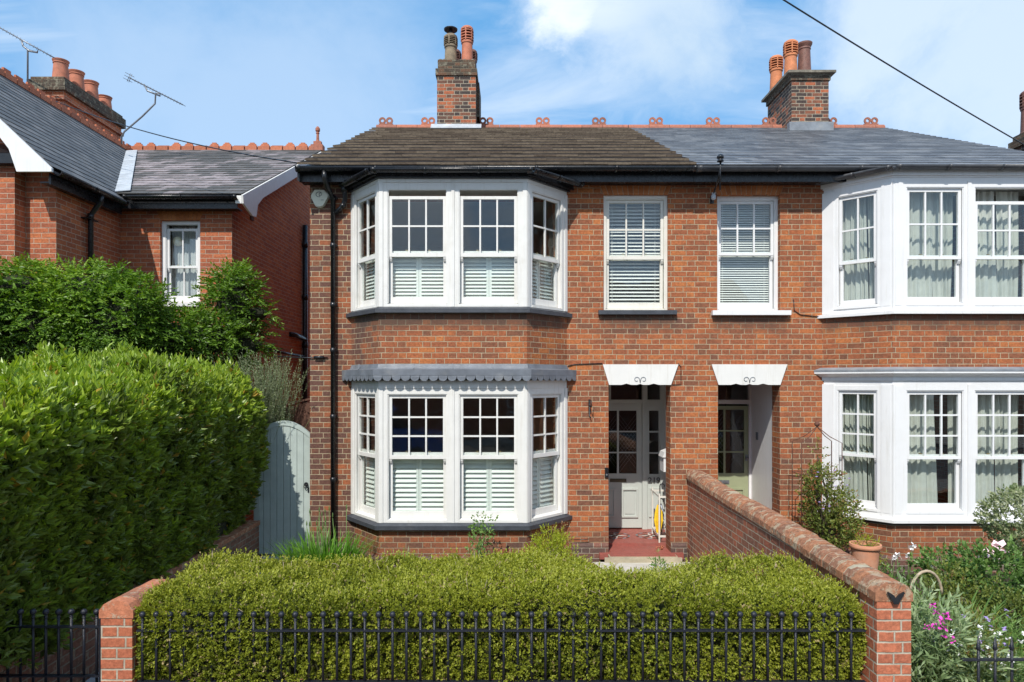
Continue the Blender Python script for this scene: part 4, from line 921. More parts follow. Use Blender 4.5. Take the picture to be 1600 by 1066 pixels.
wn_ = sash_window(HN, (-6.03, NY + .06, 3.88), (1, 0, 0), (0, -1, 0), .685, 1.42, .64, cols=2, rows=1, cols_low=2, paint='bright_white', cover='net', casing=.06, top=.05, rail=.05, drop=.06)
m = MB(); m.box(-6.07, -5.30, NY - .06, NY - .001, 3.82, 3.878); m.build('window_sill', 'bright_white', HN)
m = MB(); m.ball((-5.83, NY + .22, 4.98), .085, 16, 10); m.build('lamp_globe', 'lamp_globe', HN)
# roofs
s2 = Vector((0, NR - NEY, NRZ - NEZ)); L2 = s2.length; m = MB(); n = int(L2 / .235)
def wtint(a, r): 
    v = math.sin(a * 1.9 + r * .35) + math.sin(a * .8 - r * .7 + 2) ; return min(1, max(0, .42 + .17 * v + random.uniform(-.35, .35) + (.16 if 2 < r < 12 else 0)))
tile_rows(m, (-9.6, NEY, NEZ), (1, 0, 0), s2 / L2, 9.6 - 4.5, L2 / n, .27, .012, n, jit=.004, tintf=wtint)
m.poly([(-9.6, NR, NRZ), (-9.6, 2 * NR - NEY, NEZ), (-4.5, 2 * NR - NEY, NEZ), (-4.5, NR, NRZ)], 0, .4)
m.prism([(-9.6, NEY + .04, NEZ - .02), (-9.6, NR, NRZ - .02), (-9.6, NR, NRZ - .06), (-9.6, NEY + .04, NEZ - .06)], (5.09, 0, 0), 1)
m.build('roof', ['slate_weathered', 'black_plastic'], HN)
PRX, PEX, PEZ, PRZ = -9.03, -6.48, 5.56, 7.96; s3 = Vector((PRX - PEX, 0, PRZ - PEZ)); L3 = s3.length; n = int(L3 / .17); m = MB()
tile_rows(m, (PEX, 9.62, PEZ), (0, 1, 0), s3 / L3, 7.4, L3 / n, .28, .010, n, jit=.003)
m.prism([(PEX - .04, 9.63, PEZ - .02), (PRX, 9.63, PRZ - .02), (PRX, 9.63, PRZ - .06), (PEX - .04, 9.63, PEZ - .06)], (0, 7.3, 0), 1)
m.poly([(PRX, 9.62, PRZ), (PRX, 17., PRZ), (2 * PRX - PEX, 17., PEZ), (2 * PRX - PEX, 9.62, PEZ)], 0, .4)
m.build('roof', ['slate_grey', 'black_plastic'], HN)
# lead valley: where the two slopes meet
def vz(x): return PEZ + (PRZ - PEZ) * (PEX - x) / (PEX - PRX)
def vy(z): return NEY + (z - NEZ) * (NR - NEY) / (NRZ - NEZ)
m = MB(); P = []
for k in range(9):
    x = PEX - .12 + (PRX + .25 - PEX) * k / 8; z = vz(x); P.append(Vector((x, vy(z), z + .035)))
d = (P[-1] - P[0]).normalized(); nA = Vector((0, -(NRZ - NEZ), NR - NEY)).normalized(); sA = d.cross(nA).normalized()
if sA.x < 0: sA = -sA
for a, b in zip(P[:-1], P[1:]): m.prism([a - sA * .03, a + sA * .20, b + sA * .20, b - sA * .03], nA * .012)
m.build('valley_lead', 'lead_pale', HN)
# stepped crest along the back ridge, with finial
m = MB(); x = -9.0; i = 0
while x < -4.75:
    t_ = random.random(); m.box(x, x + .27, NR - .09, NR + .09, NRZ - .04, NRZ + .06, 0, t_)
    if i % 3 == 2: m.box(x + .01, x + .27, NR - .02, NR + .02, NRZ + .061, NRZ + .095, 0, 0)
    else: m.box(x + .03, x + .25, NR - .02, NR + .02, NRZ + .061, NRZ + .10, 0, t_ * .5 + .5); m.box(x + .055, x + .225, NR - .02, NR + .02, NRZ + .10, NRZ + .135, 0, t_ * .5 + .5); m.box(x + .09, x + .19, NR - .02, NR + .02, NRZ + .135, NRZ + .165, 0, t_ * .5 + .5)
    x += .30; i += 1
m.build('crest_tile', 'terracotta_bright', HN)
m = MB(); m.box(-4.75, -4.47, NR - .1, NR + .1, NRZ - .04, NRZ + .10); m.box(-4.70, -4.52, NR - .05, NR + .05, NRZ + .10, NRZ + .19); m.lathe((-4.61, NR, NRZ + .19), [(.05, 0), (.035, .05), (.03, .18), (.045, .2), (.03, .22), (.055, .26), (.055, .31), (.02, .36)], 12); m.build('finial', 'terracotta', HN)
m = MB(); y = 9.65
while y < NR: m.box(PRX - .09, PRX + .09, y, y + .28, PRZ - .05, PRZ + .05, 0, random.random()); m.box(PRX - .02, PRX + .02, y + .01, y + .27, PRZ + .05, PRZ + .10, 0, .5); m.box(PRX - .02, PRX + .02, y + .05, y + .23, PRZ + .10, PRZ + .15, 0, .5); y += .3
m.build('crest_tile', 'terracotta_bright', HN)
# gutters, fascias, barge boards
m = MB(); m.box(PXW + .02, -4.62, 11.46, 11.49, 5.44, 5.6); m.box(PXW + .02, -4.62, 11.491, NY - .002, 5.45, 5.47)
m.box(-6.58, -6.55, 9.7, 11.46, 5.34, 5.5); m.box(PXW + .002, -6.581, 9.7, 11.46, 5.36, 5.38); m.box(-12, -7.0, PY - .36, PY - .18, 5.64, 5.78); m.prism([(-12, PY - .36, 5.785), (-12, PY + .06, 6.05), (-12, PY + .06, 5.785)], (4.95, 0, 0)); m.build('fascia', 'black_plastic', HN)
gutter_run(HN, [(-6.43, 9.66, PEZ - .04), (-6.43, 11.36, PEZ - .04)], .06, 'black_plastic'); gutter_run(HN, [(-6.43, 11.33, NEZ - .04), (-4.55, 11.33, NEZ - .04)], .06, 'black_plastic')
m = MB(); x0 = -4.5 # right barge board, curved foot
m.prism([(x0, NEY - .05, NEZ - .03), (x0, NR, NRZ - .02), (x0, NR, NRZ - .25), (x0, 12.25, NEZ + .17), (x0, 12.0, NEZ - .02), (x0, 11.93, NEZ - .25), (x0, 11.75, NEZ - .27), (x0, NEY - .02, NEZ - .16)], (.035, 0, 0))
m.box(-4.6, -4.5, NEY - .03, NEY + .0, NEZ - .16, NEZ - .03); m.build('barge_board', 'white_paint', HN)
m = MB(); y = 9.60
m.prism([(PEX + .0, y, PEZ - .0), (PRX, y, PRZ - .0), (PRX, y, PRZ - .28), (-7.55, y, PEZ + .80), (-7.25, y, PEZ + .50), (-7.05, y, PEZ + .24), (-6.94, y, PEZ - .08), (-6.45, y, PEZ - .08), (-6.45, y, PEZ - .03)], (0, -.04, 0)); m.build('barge_board', 'bright_white', HN)
m = MB(); m.prism([(2 * PRX - PEX, y, PEZ), (PRX, y, PRZ - .0), (PRX, y, PRZ - .28), (2 * PRX + 7.25, y, PEZ + .42), (2 * PRX + 7., y, PEZ - .2), (2 * PRX - PEX, y, PEZ - .2)], (0, -.04, 0)); m.build('barge_board', 'bright_white', HN)
m = MB(); m.tube([(-6.45, 10.72, 5.47), (-6.45, 10.72, 5.36), (-6.58, 10.76, 5.24), (-6.64, 10.76, 5.15), (-6.64, 10.76, 0)], .04, 12)
for z in (5.1, 4.2, 3.2): m.tube([(-6.64, 10.76, z), (-6.64, 10.76, z + .08)], .048, 12)
m.box(-6.71, -6.6, 10.62, 10.9, 5.08, 5.10); m.build('downpipe', 'black_plastic', HN)
m = MB(); xx = NX + .07; m.tube([(xx, 15.6, 0), (xx, 15.6, 6.1)], .055, 12); m.tube([(xx, 15.6, 3.5), (xx, 14.9, 3.55), (xx - .06, 14.7, 3.55)], .05, 12)
for z in (3.3, 4.4, 5.6): m.tube([(xx, 15.6, z), (xx, 15.6, z + .12)], .066, 12)
m.build('soil_pipe', 'black_plastic', HN)
m = MB(); m.tube([(xx, 13.2, 3.15), (xx, 15.5, 3.1)], .025, 8); m.tube([(xx - .05, 13.2, 3.15), (xx + .02, 13.2, 3.15)], .045, 8); m.build('waste_pipe', 'black_plastic', HN)
m = MB(); m.box(NX, NX + .03, 12.5, 12.62, 5.5, 5.7); m.build('air_vent', 'dark_wood', HN)
m = MB(); m.box(NX, NX + .02, 12.9, 14.0, 2.2, 2.95); m.build('side_window', 'glass_dark', HN)
# chimney on the left slope
cx1, cx0, cy0, cy1 = -9.38, -10.12, 14.3, 16.5; m = MB()
m.box(cx0 + .05, cx1 - .05, cy0 + .05, cy1 - .05, 6.5, 8.45); m.box(cx0 + .0, cx1 - .0, cy0 + .0, cy1 - .0, 8.45, 8.52); m.box(cx0 + .04, cx1 - .04, cy0 + .04, cy1 - .04, 8.52, 8.64)
m.box(cx0 - .03, cx1 + .03, cy0 - .03, cy1 + .03, 8.64, 8.86, 1); m.box(cx0 + .02, cx1 - .02, cy0 + .02, cy1 - .02, 8.86, 8.93, 1); ch = m.build('chimney', ['brick_neighbour', 'brick_chimney_stained'], HN)
for i, (y, h_) in enumerate(((14.6, .46), (15.13, .46), (15.65, .46), (16.17, .34))): plain_pot(ch, -9.65, y, 8.93, h_, .15, 'pot_red', 1.12)
# ------------------------------------------------------------------ house beyond on the right: chimney and hipped roof
HR = thing('brick_house', (14.5, 13, 0), 'distant brick chimney and house rising at the right edge behind the slate roof', 'house')
m = MB(); m.box(10.7, 18, 10.5, 19, -.1, 5.3); m.build('wall', 'brick_main', HR)
m = MB(); 
rp = [(10.4, 10.1, 5.3), (18.3, 10.1, 5.3), (18.3, 19.4, 5.3), (10.4, 19.4, 5.3), (14, 14.7, 7.3), (16, 14.7, 7.3)]
for q in ((0, 1, 5, 4), (1, 2, 5), (2, 3, 4, 5), (3, 0, 4)): m.poly([rp[i] for i in q], 0, .5)
m.poly([rp[i] for i in (3, 2, 1, 0)]); m.build('roof', 'slate_blue', HR)
m = MB(); m.box(11.22, 11.9, 14.4, 15.3, 5, 7.72); m.box(11.16, 11.96, 14.34, 15.36, 7.72, 7.88, 1); m.box(11.22, 11.9, 14.4, 15.3, 7.88, 8.0, 1); c = m.build('chimney', ['brick_chimney', 'brick_chimney_stained'], HR)
louvre_pot(c, 11.40, 15.1, 8.0, .95, .13, 'pot_dark', cowl=False); louvre_pot(c, 11.7, 14.7, 8.0, .7, .13, 'pot_red')
# ------------------------------------------------------------------ side gate, fences, boundary walls
m = MB(); n = 8; gx0, gx1, gy = -3.71, -2.93, 9.92; w = (gx1 - gx0) / n; zt = lambda x: 1.78 + .19 * (1 - ((x - (gx0 + gx1) / 2) / ((gx1 - gx0) / 2)) ** 2)
for i in range(n):
    a, b = gx0 + i * w + .003, gx0 + (i + 1) * w - .003
    m.prism([(a, gy, .03), (b, gy, .03), (b, gy, zt(b) - .035), ((a + b) / 2, gy, zt((a + b) / 2) - .035), (a, gy, zt(a) - .035)], (0, .022, 0))
gt = thing('side_gate', (-3.32, gy, 0), 'pale grey-green arched wooden boarded gate between hedge and house', 'gate'); m.build('boards', 'gate_paint', gt)
m = MB(); k = 16
xs = [gx0 + (gx1 - gx0) * i / k for i in range(k + 1)]
for a, b in zip(xs[:-1], xs[1:]): m.prism([(a, gy - .012, zt(a) - .07), (b, gy - .012, zt(b) - .07), (b, gy - .012, zt(b)), (a, gy - .012, zt(a))], (0, .05, 0))
m.box(gx0 - .04, gx0 + .045, gy - .01, gy - .001, .03, zt(gx0) - .07); m.box(gx1 - .045, gx1 + .01, gy - .01, gy - .001, .03, zt(gx1) - .07); m.box(gx0, gx1, gy + .023, gy + .06, .2, .32); m.box(gx0, gx1, gy + .023, gy + .06, 1.4, 1.52)
m.build('gate_frame', 'gate_paint', gt)
m = MB(); m.tube([(-2.985 + .03 * math.cos(a), gy - .03, 1.02 + .03 * math.sin(a)) for a in [R(30 * i) for i in range(13)]], .006, 6); m.tube([(-2.985, gy - .01, 1.05), (-2.985, gy - .035, 1.05)], .028, 10); m.box(-2.965, -2.945, gy - .02, gy - .011, .93, 1.0); m.build('ring_handle', 'black_metal', gt)
m = MB()
for i in range(7): a = -3.75 + i * .125; m.box(a, a + .12, 10.62, 10.64, 0, 2.10 + .028 * i)
m.prism([(-3.78, 10.60, 2.10), (-2.9, 10.60, 2.31), (-2.9, 10.60, 2.34), (-3.78, 10.60, 2.13)], (0, .08, 0)); tag(m.build('wooden_fence', 'dark_wood'), 'dark brown wooden fence panel behind the arched gate', 'fence')
# low retaining wall under the laurel hedge
m = MB(); m.box(-3.90, -3.66, 3.9, 9.88, -.12, .47); m.box(-3.93, -3.64, 3.9, 9.87, .471, .53, 1); tag(m.build('garden_wall', ['brick_low', 'coping']), 'low weathered brick wall beneath the tall laurel hedge', 'wall')
# left pier with a short return
def cop(m, xc, y, z, w, l, h=.10, mi=0, tint=None, a=0.):
    """one bullnosed coping brick laid across the wall"""
    pr = [(-w / 2, 0), (-w / 2, h * .45), (-w * .36, h * .82), (-w * .18, h), (w * .18, h), (w * .36, h * .82), (w / 2, h * .45), (w / 2, 0)]
    m.prism([(xc + p, y, z + q) for p, q in pr], (0, l, a), mi, random.random() if tint is None else tint)
PR = thing('brick_pier', (-2.77, 4.9, 0), 'short orange brick pier with bullnose coping beside the clipped hedge', 'pier')
m = MB(); m.box(-2.885, -2.665, 4.79, 5.35, -.12, .88); m.build('brickwork', 'brick_pier', PR)
m = MB()
y = 4.785
for i in range(5): cop(m, -2.775 + random.uniform(-.004, .004), y, .882 + random.uniform(0, .006) - i * .002, 0.24, .106, .115 + random.uniform(-.006, .006)); y += .119
cop(m, -2.775, 4.79, .881, .232, .56, .108, 1)
m.build('coping', ['coping_clean', 'stone_step'], PR)
BW = thing('boundary_wall', (2.63, 7.2, 0), 'long brick boundary wall with rounded coping running back between the two doors', 'wall')
m = MB(); y0, y1 = 4.72, FY - .04; topz = lambda y: 1.03 + (y - y0) * .022
ys = [y0 + (y1 - y0) * i / 12 for i in range(13)]
m.prism([(2.52, y0 + .0, -.12), (2.52, y0, topz(y0)), (2.52, y1, topz(y1)), (2.52, y1, -.12)], (.22, 0, 0)); m.build('brickwork', 'brick_garden', BW)
m = MB(); m.box(2.512, 2.748, 4.70, 4.93, -.12, 1.032); m.build('end_pier', 'brick_pier', BW)
m = MB(); y = 4.695; i = 0
while y < y1 - .05:
    l = .104 if i else .11; cop(m, 2.63 + random.uniform(-.004, .004), y, topz(y + .05) + .003 + random.uniform(0, .006) + .008 * math.sin(y * 2.1), .26, l, .125 + random.uniform(-.004, .006)); y += l + .012; i += 1
cop(m, 2.63, 4.70, topz(4.7) + .002, .250, y1 - 4.72, .118, 1, a=(y1 - 4.72) * .022)
m.build('coping', ['coping', 'stone_step'], BW)
m = MB(); zz = topz(y0); yy = 4.683
for s in (-1, 1): m.prism([(2.63, yy, zz - .01), (2.63, yy, zz + .028), (2.63 + s * .015, yy, zz + .05), (2.63 + s * .052, yy, zz + .074), (2.63 + s * .060, yy, zz + .066), (2.63 + s * .034, yy, zz + .028), (2.63 + s * .014, yy, zz - .012)], (0, -.012, 0))
m.build('bird_bracket', 'black_metal', BW)
m = MB(); m.box(-2.66, 2.51, 4.72, 4.94, -.12, .36); m.box(-2.66, 2.51, 4.70, 4.96, .361, .41, 1); tag(m.build('dwarf_wall', ['brick_pier', 'coping']), 'low brick wall that carries the long ball topped railing', 'wall')
m = MB(); m.box(2.75, 9.0, 4.72, 4.94, -.12, .30); m.box(2.75, 9.0, 4.70, 4.96, .301, .35, 1); tag(m.build('dwarf_wall', ['brick_pier', 'coping']), 'low brick wall that carries the spiked railing at the right', 'wall')

# ------------------------------------------------------------------ railings
def railing(name, x0, x1, y, zr, zb, step, tip, label, cat, ball=True, first=0.):
    T = thing(name, ((x0 + x1) / 2, y, 0), label, cat)
    m = MB(); m.box(x0, x1, y - .016, y + .016, zr - .006, zr + .006); m.build('rail', 'iron_railing_paint', T)
    m = MB(); m.box(x0, x1, y - .016, y + .016, zb - .006, zb + .006); m.build('rail', 'iron_railing_paint', T)
    m = MB(); x = x0 + first; m.tube([(x, y, zb - .05), (x, y, tip - .02)], .0095, 8); b0 = m.build('bar', 'iron_railing_paint', T)
    m = MB()
    if ball: m.lathe((x, y, tip - .045), [(.009, 0), (.014, .006), (.010, .014), (.012, .02)], 10); m.ball((x, y, tip), .022, 12, 8)
    else: m.lathe((x, y, tip - .03), [(.010, 0), (.020, .012), (.016, .03), (.003, .10)], 4)
    f0 = m.build('finial', 'iron_railing_paint', b0)
    bars = [(b0, f0)]; i = 1
    while x + i * step < x1 - .01:
        b = b0.copy(); C.objects.link(b); b.parent = T; b.location = b0.location + Vector((i * step, 0, 0)); f = f0.copy(); C.objects.link(f); f.parent = b; f.location = f0.location; i += 1
    return T
railing('iron_railing', -2.62, 2.47, 4.775, .805, .445, .0972, .915, 'long black iron railing with ball finials in front of the clipped hedge', 'railing', True, .035)
railing('iron_gate', -3.66, -2.92, 4.86, .80, .45, .0905, .905, 'black iron gate with ball finials left of the short pier', 'gate', True, .07)
m = MB(); m.box(-2.93, -2.895, 4.84, 4.87, 0, .86); tag(m.build('gate_post', 'iron_railing_paint'), 'thin black iron post between gate and short brick pier', 'post')
railing('iron_railing', 3.20, 6.2, 4.86, .565, .2, .119, .66, 'black iron railing with pointed spikes in the flower garden at right', 'railing', False, .12)

# ------------------------------------------------------------------ porch clutter
us = thing('umbrella_stand', (2.36, 10.3, .12), 'cream slatted wooden umbrella rack standing in the porch', 'umbrella stand'); m = MB(); st = .022
pts = [(2.145, 10.72), (2.145 + .11, 10.25)]
fx = [(2.225, 10.82), (2.205, 10.22), (2.44, 10.82), (2.40, 10.22)]
for (x, y) in fx: m = MB(); m.box(x - st / 2, x + st / 2, y - st / 2, y + st / 2, .126, .86); m.build('leg', 'cream_paint', us)
m = MB()
def bar(m, a, b, w=.012, h=.03): a, b = Vector(a), Vector(b); d = (b - a); s = d.cross(Vector((0, 0, 1))).normalized() * w; m.obox(a - s / 2 - Vector((0, 0, h / 2)), d, s, (0, 0, h))
for z in (.81, .22):
    m = MB(); bar(m, (*fx[0], z), (*fx[1], z)); bar(m, (*fx[2], z), (*fx[3], z)); bar(m, (*fx[1], z), (*fx[3], z)); bar(m, (*fx[0], z), (*fx[2], z)); m.build('cross_bars', 'cream_paint', us)
def umbrella(x, y, mat, mat2, label, h=.82, lean=.0):
    T = thing('umbrella', (x, y, .14), label, 'umbrella', 'umbrellas in the porch rack'); m = MB()
    n = 10; prof = [(.012, .16), (.03, .26), (.055, .42), (.045, .55), (.02, .66)]
    seg = 16; base = len(m.v)
    for r, z in prof:
        for k in range(seg): a = 2 * math.pi * k / seg; rr = r * (1 + .28 * math.cos(8 * a)); m.v.append((x + rr * math.cos(a) + lean * z, y + rr * math.sin(a), z))
    for i in range(len(prof) - 1):
        for k in range(seg): k2 = (k + 1) % seg; m._f((base + i * seg + k, base + i * seg + k2, base + (i + 1) * seg + k2, base + (i + 1) * seg + k), (k // 2 + i) % 2)
    m.build('canopy', [mat, mat2], T)
    m = MB(); hz = h; P = [(x + lean * .1, y, .13), (x + lean * hz, y, hz)] + [(x + lean * hz + .035 - .035 * math.cos(a), y, hz + .035 * math.sin(a)) for a in [R(20 * i) for i in range(1, 11)]]; m.tube(P, .009, 8); m.build('handle', 'black_plastic', T)
umbrella(2.235, 10.40, 'umbrella_yellow', 'umbrella_yellow', 'folded yellow umbrella in the cream rack', .72)
umbrella(2.275, 10.50, 'umbrella_navy', 'umbrella_pale', 'folded navy and pale blue umbrella with crook handle in the cream rack', .93)
bx = MB(); bx.obox((2.31, 10.4, 1.16), (.18, 0, 0), (0, .26, 0), (0, 0, .22)); bx.prism([(2.29, 10.38, 1.382), (2.495, 10.38, 1.382), (2.495, 10.38, 1.50), (2.40, 10.38, 1.495), (2.32, 10.38, 1.46)], (0, .30, 0))
pb = thing('post_box', (2.46, 10.4, 1.3), 'white letter box with curved lid on the porch side wall', 'letter box'); bx.build('box_body', 'bright_white', pb)

# ------------------------------------------------------------------ aerials and cables
def aerial(p0, p1, mast, label, n=16, el=.16):
    T = thing('tv_aerial', mast[-1], label, 'aerial', 'television aerials by the left chimney'); p0, p1 = Vector(p0), Vector(p1); d = p1 - p0
    m = MB(); m.tube([p0, p1], .012, 6); m.build('boom', 'aluminium', T)
    m = MB(); s = Vector((.25, .9, .0)).normalized()
    up = d.cross(s).normalized()
    for i in range(n): c = p0 + d * (.12 + .88 * i / n); m.tube([c - s * el, c + s * el], .005, 4); m.tube([c - up * .03, c + up * .03], .004, 4)
    m.build('director', 'aluminium', T)
    m = MB(); 
    for q in (-.06, 0, .06): m.tube([p0 + up * q - s * .12, p0 + up * q + s * .12], .005, 4)
    m.tube([p0 - up * .09, p0 + up * .09], .006, 4); m.tube([p0 + d * .03 - up * .09 , p0 + d * .03 + up * .09], .006, 4); m.build('reflector', 'aluminium', T)
    m = MB(); m.tube(mast, .018, 8); m.build('mast', 'aluminium', T)
Y = 14.6
aerial(P3(201, 121, Y), P3(286, 164, Y), [P3(225, 132, Y), P3(230, 142, Y), P3(250, 150, Y), P3(250, 146, Y), P3(243, 146, Y), P3(242, 162, Y), P3(222, 182, Y), P3(194, 206, Y), P3(190, 214, Y), P3(190, 224, 14.9)], 'tv aerial on a cranked mast right of the left house chimney')
Y = 13.6
aerial(P3(-12, 37, Y), P3(84, 90, Y), [P3(33, 62, Y), P3(36, 72, Y), P3(46, 80, Y), P3(58, 82, Y), P3(60, 76, Y), P3(58, 82, Y), P3(43, 77, Y), P3(43, 125, Y), P3(42, 165, 14.0)], 'tv aerial on a straight mast at the top left corner')
def cable(pts, r, label):
    m = MB(); P = []; a, b, sag = pts
    for i in range(25): t_ = i / 24; p = a.lerp(b, t_); P.append(p - Vector((0, 0, sag * 4 * t_ * (1 - t_))))
    m.tube(P, r, 6); tag(m.build('overhead_cable', 'black_plastic'), label, 'cable', 'overhead cables')
cable((P3(1130, -60, 9.9), P3(1625, 240, 14.0), .05), .014, 'black overhead cable crossing the sky at the upper right')
cable((P3(45, 140, 14.2), P3(474, 256, 9.45), .18), .009, 'thin overhead cable from the left chimney down to the tiled roof eave')

# ------------------------------------------------------------------ vegetation
def wob(p, f, seed):
    """cheap smooth noise in numpy, about -1..1"""
    r = np.random.default_rng(seed); out = np.zeros(len(p))
    for i in range(7):
        k = r.normal(size=3); k = k / np.linalg.norm(k) * f * (1 + .55 * i); out += np.sin(p @ k + r.uniform(0, 6.28)) / (1 + .45 * i)
    return out / 2.6
def leaves(name, base, dirs, L, Wd, tint, mat, parent, fold=.18, up=None, tri=False, curl=0.):
    n = len(base); d = dirs / (np.linalg.norm(dirs, axis=1, keepdims=True) + 1e-9)
    rv = rng.normal(size=(n, 3)) if up is None else up + rng.normal(size=(n, 3)) * .35
    s = np.cross(d, rv); s /= np.linalg.norm(s, axis=1, keepdims=True) + 1e-9; nn = np.cross(s, d)
    L = np.broadcast_to(L, (n,))[:, None]; Wd = np.broadcast_to(Wd, (n,))[:, None]
    a = base; b = base + d * L * .48 + s * Wd / 2 + nn * Wd * fold; c = base + d * L - nn * L * curl; e = base + d * L * .48 - s * Wd / 2 + nn * Wd * fold
    v = np.stack([a, b, c, e], 1).reshape(-1, 3); idx = np.arange(n) * 4
    if tri: f = np.concatenate([np.stack([idx, idx + 1, idx + 2], 1), np.stack([idx, idx + 2, idx + 3], 1)]); tn = np.concatenate([tint, tint])
    else: f = np.stack([idx, idx + 1, idx + 2, idx + 3], 1); tn = tint
    return link_mesh(name, v, f, [mat], parent, None, np.clip(tn, 0, 1))
def rand_dirs(n, bias, spread):
    d = bias + rng.normal(size=(n, 3)) * spread; return d / np.linalg.norm(d, axis=1, keepdims=True)
def box_surface(n, lo_, hi, faces, rad):
    """points and normals on chosen faces of a box with rounded upper edges"""
    lo_, hi = np.array(lo_), np.array(hi); sz = hi - lo_; P, N = [], []
    area = {'-x': sz[1] * sz[2], '+x': sz[1] * sz[2], '-y': sz[0] * sz[2], '+y': sz[0] * sz[2], '+z': sz[0] * sz[1]}; tot = sum(area[f] for f in faces)
    for f in faces:
        k = int(n * area[f] / tot); q = lo_ + rng.random((k, 3)) * sz; ax = 'xyz'.index(f[1]); q[:, ax] = hi[ax] if f[0] == '+' else lo_[ax]; P.append(q)
    p = np.concatenate(P); inner_lo, inner_hi = lo_ + rad, hi - rad; inner_lo[2] = lo_[2]
    c = np.clip(p, inner_lo, inner_hi); d = p - c; l = np.linalg.norm(d, axis=1, keepdims=True); N = d / (l + 1e-9)
    return c + N * rad, N
def shoots(p, nrm, k, stem, updir, spread_tip, leafL, leafW, tint0, tintvar):
    """k leaves whorled along a short stem starting at each p"""
    n = len(p); sd = nrm * .8 + np.array(updir) + rng.normal(size=(n, 3)) * .35; sd /= np.linalg.norm(sd, axis=1, keepdims=True)
    tt = np.linspace(0, 1, k); base = (p[:, None, :] + sd[:, None, :] * (tt[None, :, None] * stem)).reshape(-1, 3)
    side = rng.normal(size=(n, k, 3)); side -= (side * sd[:, None, :]).sum(-1, keepdims=True) * sd[:, None, :]; side /= np.linalg.norm(side, axis=-1, keepdims=True)
    d = side * (1.0 - .45 * tt[None, :, None]) + sd[:, None, :] * (.35 + spread_tip * tt[None, :, None])
    ti = (tint0[:, None] + rng.normal(size=(n, k)) * tintvar + tt[None, :] * .12).ravel()
    sc = (rng.uniform(.75, 1.15, size=(n, k)) * rng.uniform(.75, 1.3, size=(n, 1))).ravel()
    return base, d.reshape(-1, 3), leafL * sc, leafW * sc, ti

# --- tall laurel hedge
LH = thing('laurel_hedge', (-4.4, 6.5, 0), 'tall glossy laurel hedge filling the left side behind the iron gate', 'hedge')
lo_, hi = (-5.25, 3.2, .50), (-3.62, 9.75, 2.29)
def hedge_disp(p, nr):
    a = wob(p, 1.7, 3) * .12 + wob(p, 5.0, 5) * .085 + wob(p, 11.0, 6) * .04; return p + nr * a[:, None]
def hedge_top(p):  # the top rises a little towards the back
    q = p.copy(); k = np.clip((q[:, 2] - 1.9) / .5, 0, 1); q[:, 2] += k * (np.clip(q[:, 1] - 4.5, -1, 9) * (.045 + .06 * np.clip((-q[:, 0] - 3.45) / 1.5, 0, 1)) + .03 * np.sin(q[:, 1] * 1.3)); 
    low = np.clip((1.35 - q[:, 2]) / .8, 0, 1) * np.clip((q[:, 1] - 5.5) / 3, 0, 1); q[:, 0] -= low * .16 * (q[:, 0] > -4.2); return q
T_ = []
for (n, inset, dens) in ((8200, 0.0, 1), (5200, .09, .5)):
    p, nr = box_surface(n, lo_, hi, ['+x', '+z', '-y', '+y'], .34); p = hedge_top(hedge_disp(p, nr)) - nr * inset
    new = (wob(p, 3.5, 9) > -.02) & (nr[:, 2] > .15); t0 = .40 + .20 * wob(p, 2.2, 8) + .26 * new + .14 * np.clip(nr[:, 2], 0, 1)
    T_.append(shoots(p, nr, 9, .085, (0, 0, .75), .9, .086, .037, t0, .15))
# a few long fresh shoots standing proud on the top
p, nr = box_surface(700, lo_, hi, ['+z'], .34); p = hedge_top(hedge_disp(p, nr)) + nr * .04; T_.append(shoots(p, nr, 10, .15, (0, 0, 1.4), 1.0, .08, .03, np.full(len(p), .72), .1))
B_, D_, L_, W2, TI = [np.concatenate([x[i] for x in T_]) for i in range(5)]
dead = rng.random(len(TI)) < .022; TI[dead] = 1.0
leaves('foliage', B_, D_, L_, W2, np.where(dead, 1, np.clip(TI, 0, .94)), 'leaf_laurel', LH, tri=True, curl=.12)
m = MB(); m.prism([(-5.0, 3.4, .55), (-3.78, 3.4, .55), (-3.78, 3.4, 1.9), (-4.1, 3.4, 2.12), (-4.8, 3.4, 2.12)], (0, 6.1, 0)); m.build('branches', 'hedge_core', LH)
m = MB()
for i in range(9): y = 4 + i * .68; m.tube([(-4.3, y, 0), (-4.25, y + .05, .3), (-4.2, y, .6)], .03, 6)
m.build('trunk', 'bark', LH)

# --- clipped box hedge behind the railing
BH = thing('clipped_hedge', (-.05, 5.4, 0), 'low yellow green clipped hedge growing through the ball topped railing', 'hedge')
lo_, hi = (-2.66, 4.84, .12), (2.52, 6.02, .99)
def bh(p, nr):
    a = wob(p, 2.2, 31) * .035 + wob(p, 9, 33) * .036 + wob(p, 22, 35) * .022; q = p + nr * a[:, None]; q[:, 1] -= (nr[:, 1] < -.5) * .05 * np.clip((np.abs(p[:, 0] - .1) - 1.3) / .7, 0, 1)
    k = np.clip((q[:, 2] - .6) / .4, 0, 1); q[:, 2] += k * (.02 * np.sin(q[:, 0] * 1.7 + 1) - .22 * np.exp(-((q[:, 0] - 1.05) / .45) ** 2) * np.clip((q[:, 1] - 5.2) / .8, 0, 1)); return q
T_ = []
for (n, inset, st_) in ((24000, .0, .035), (9000, .025, .03)):
    p, nr = box_surface(n, lo_, hi, ['+z', '-y', '-x', '+x'], .15); keep = (p[:, 2] > .38) | (nr[:, 2] > .3); p, nr = p[keep], nr[keep]; p = bh(p, nr) - nr * inset
    t0 = .44 + .2 * wob(p, 4, 37) + .12 * wob(p, 14, 38); T_.append(shoots(p, nr, 8, st_, (0, 0, .3), .7, .021, .0125, t0, .17))
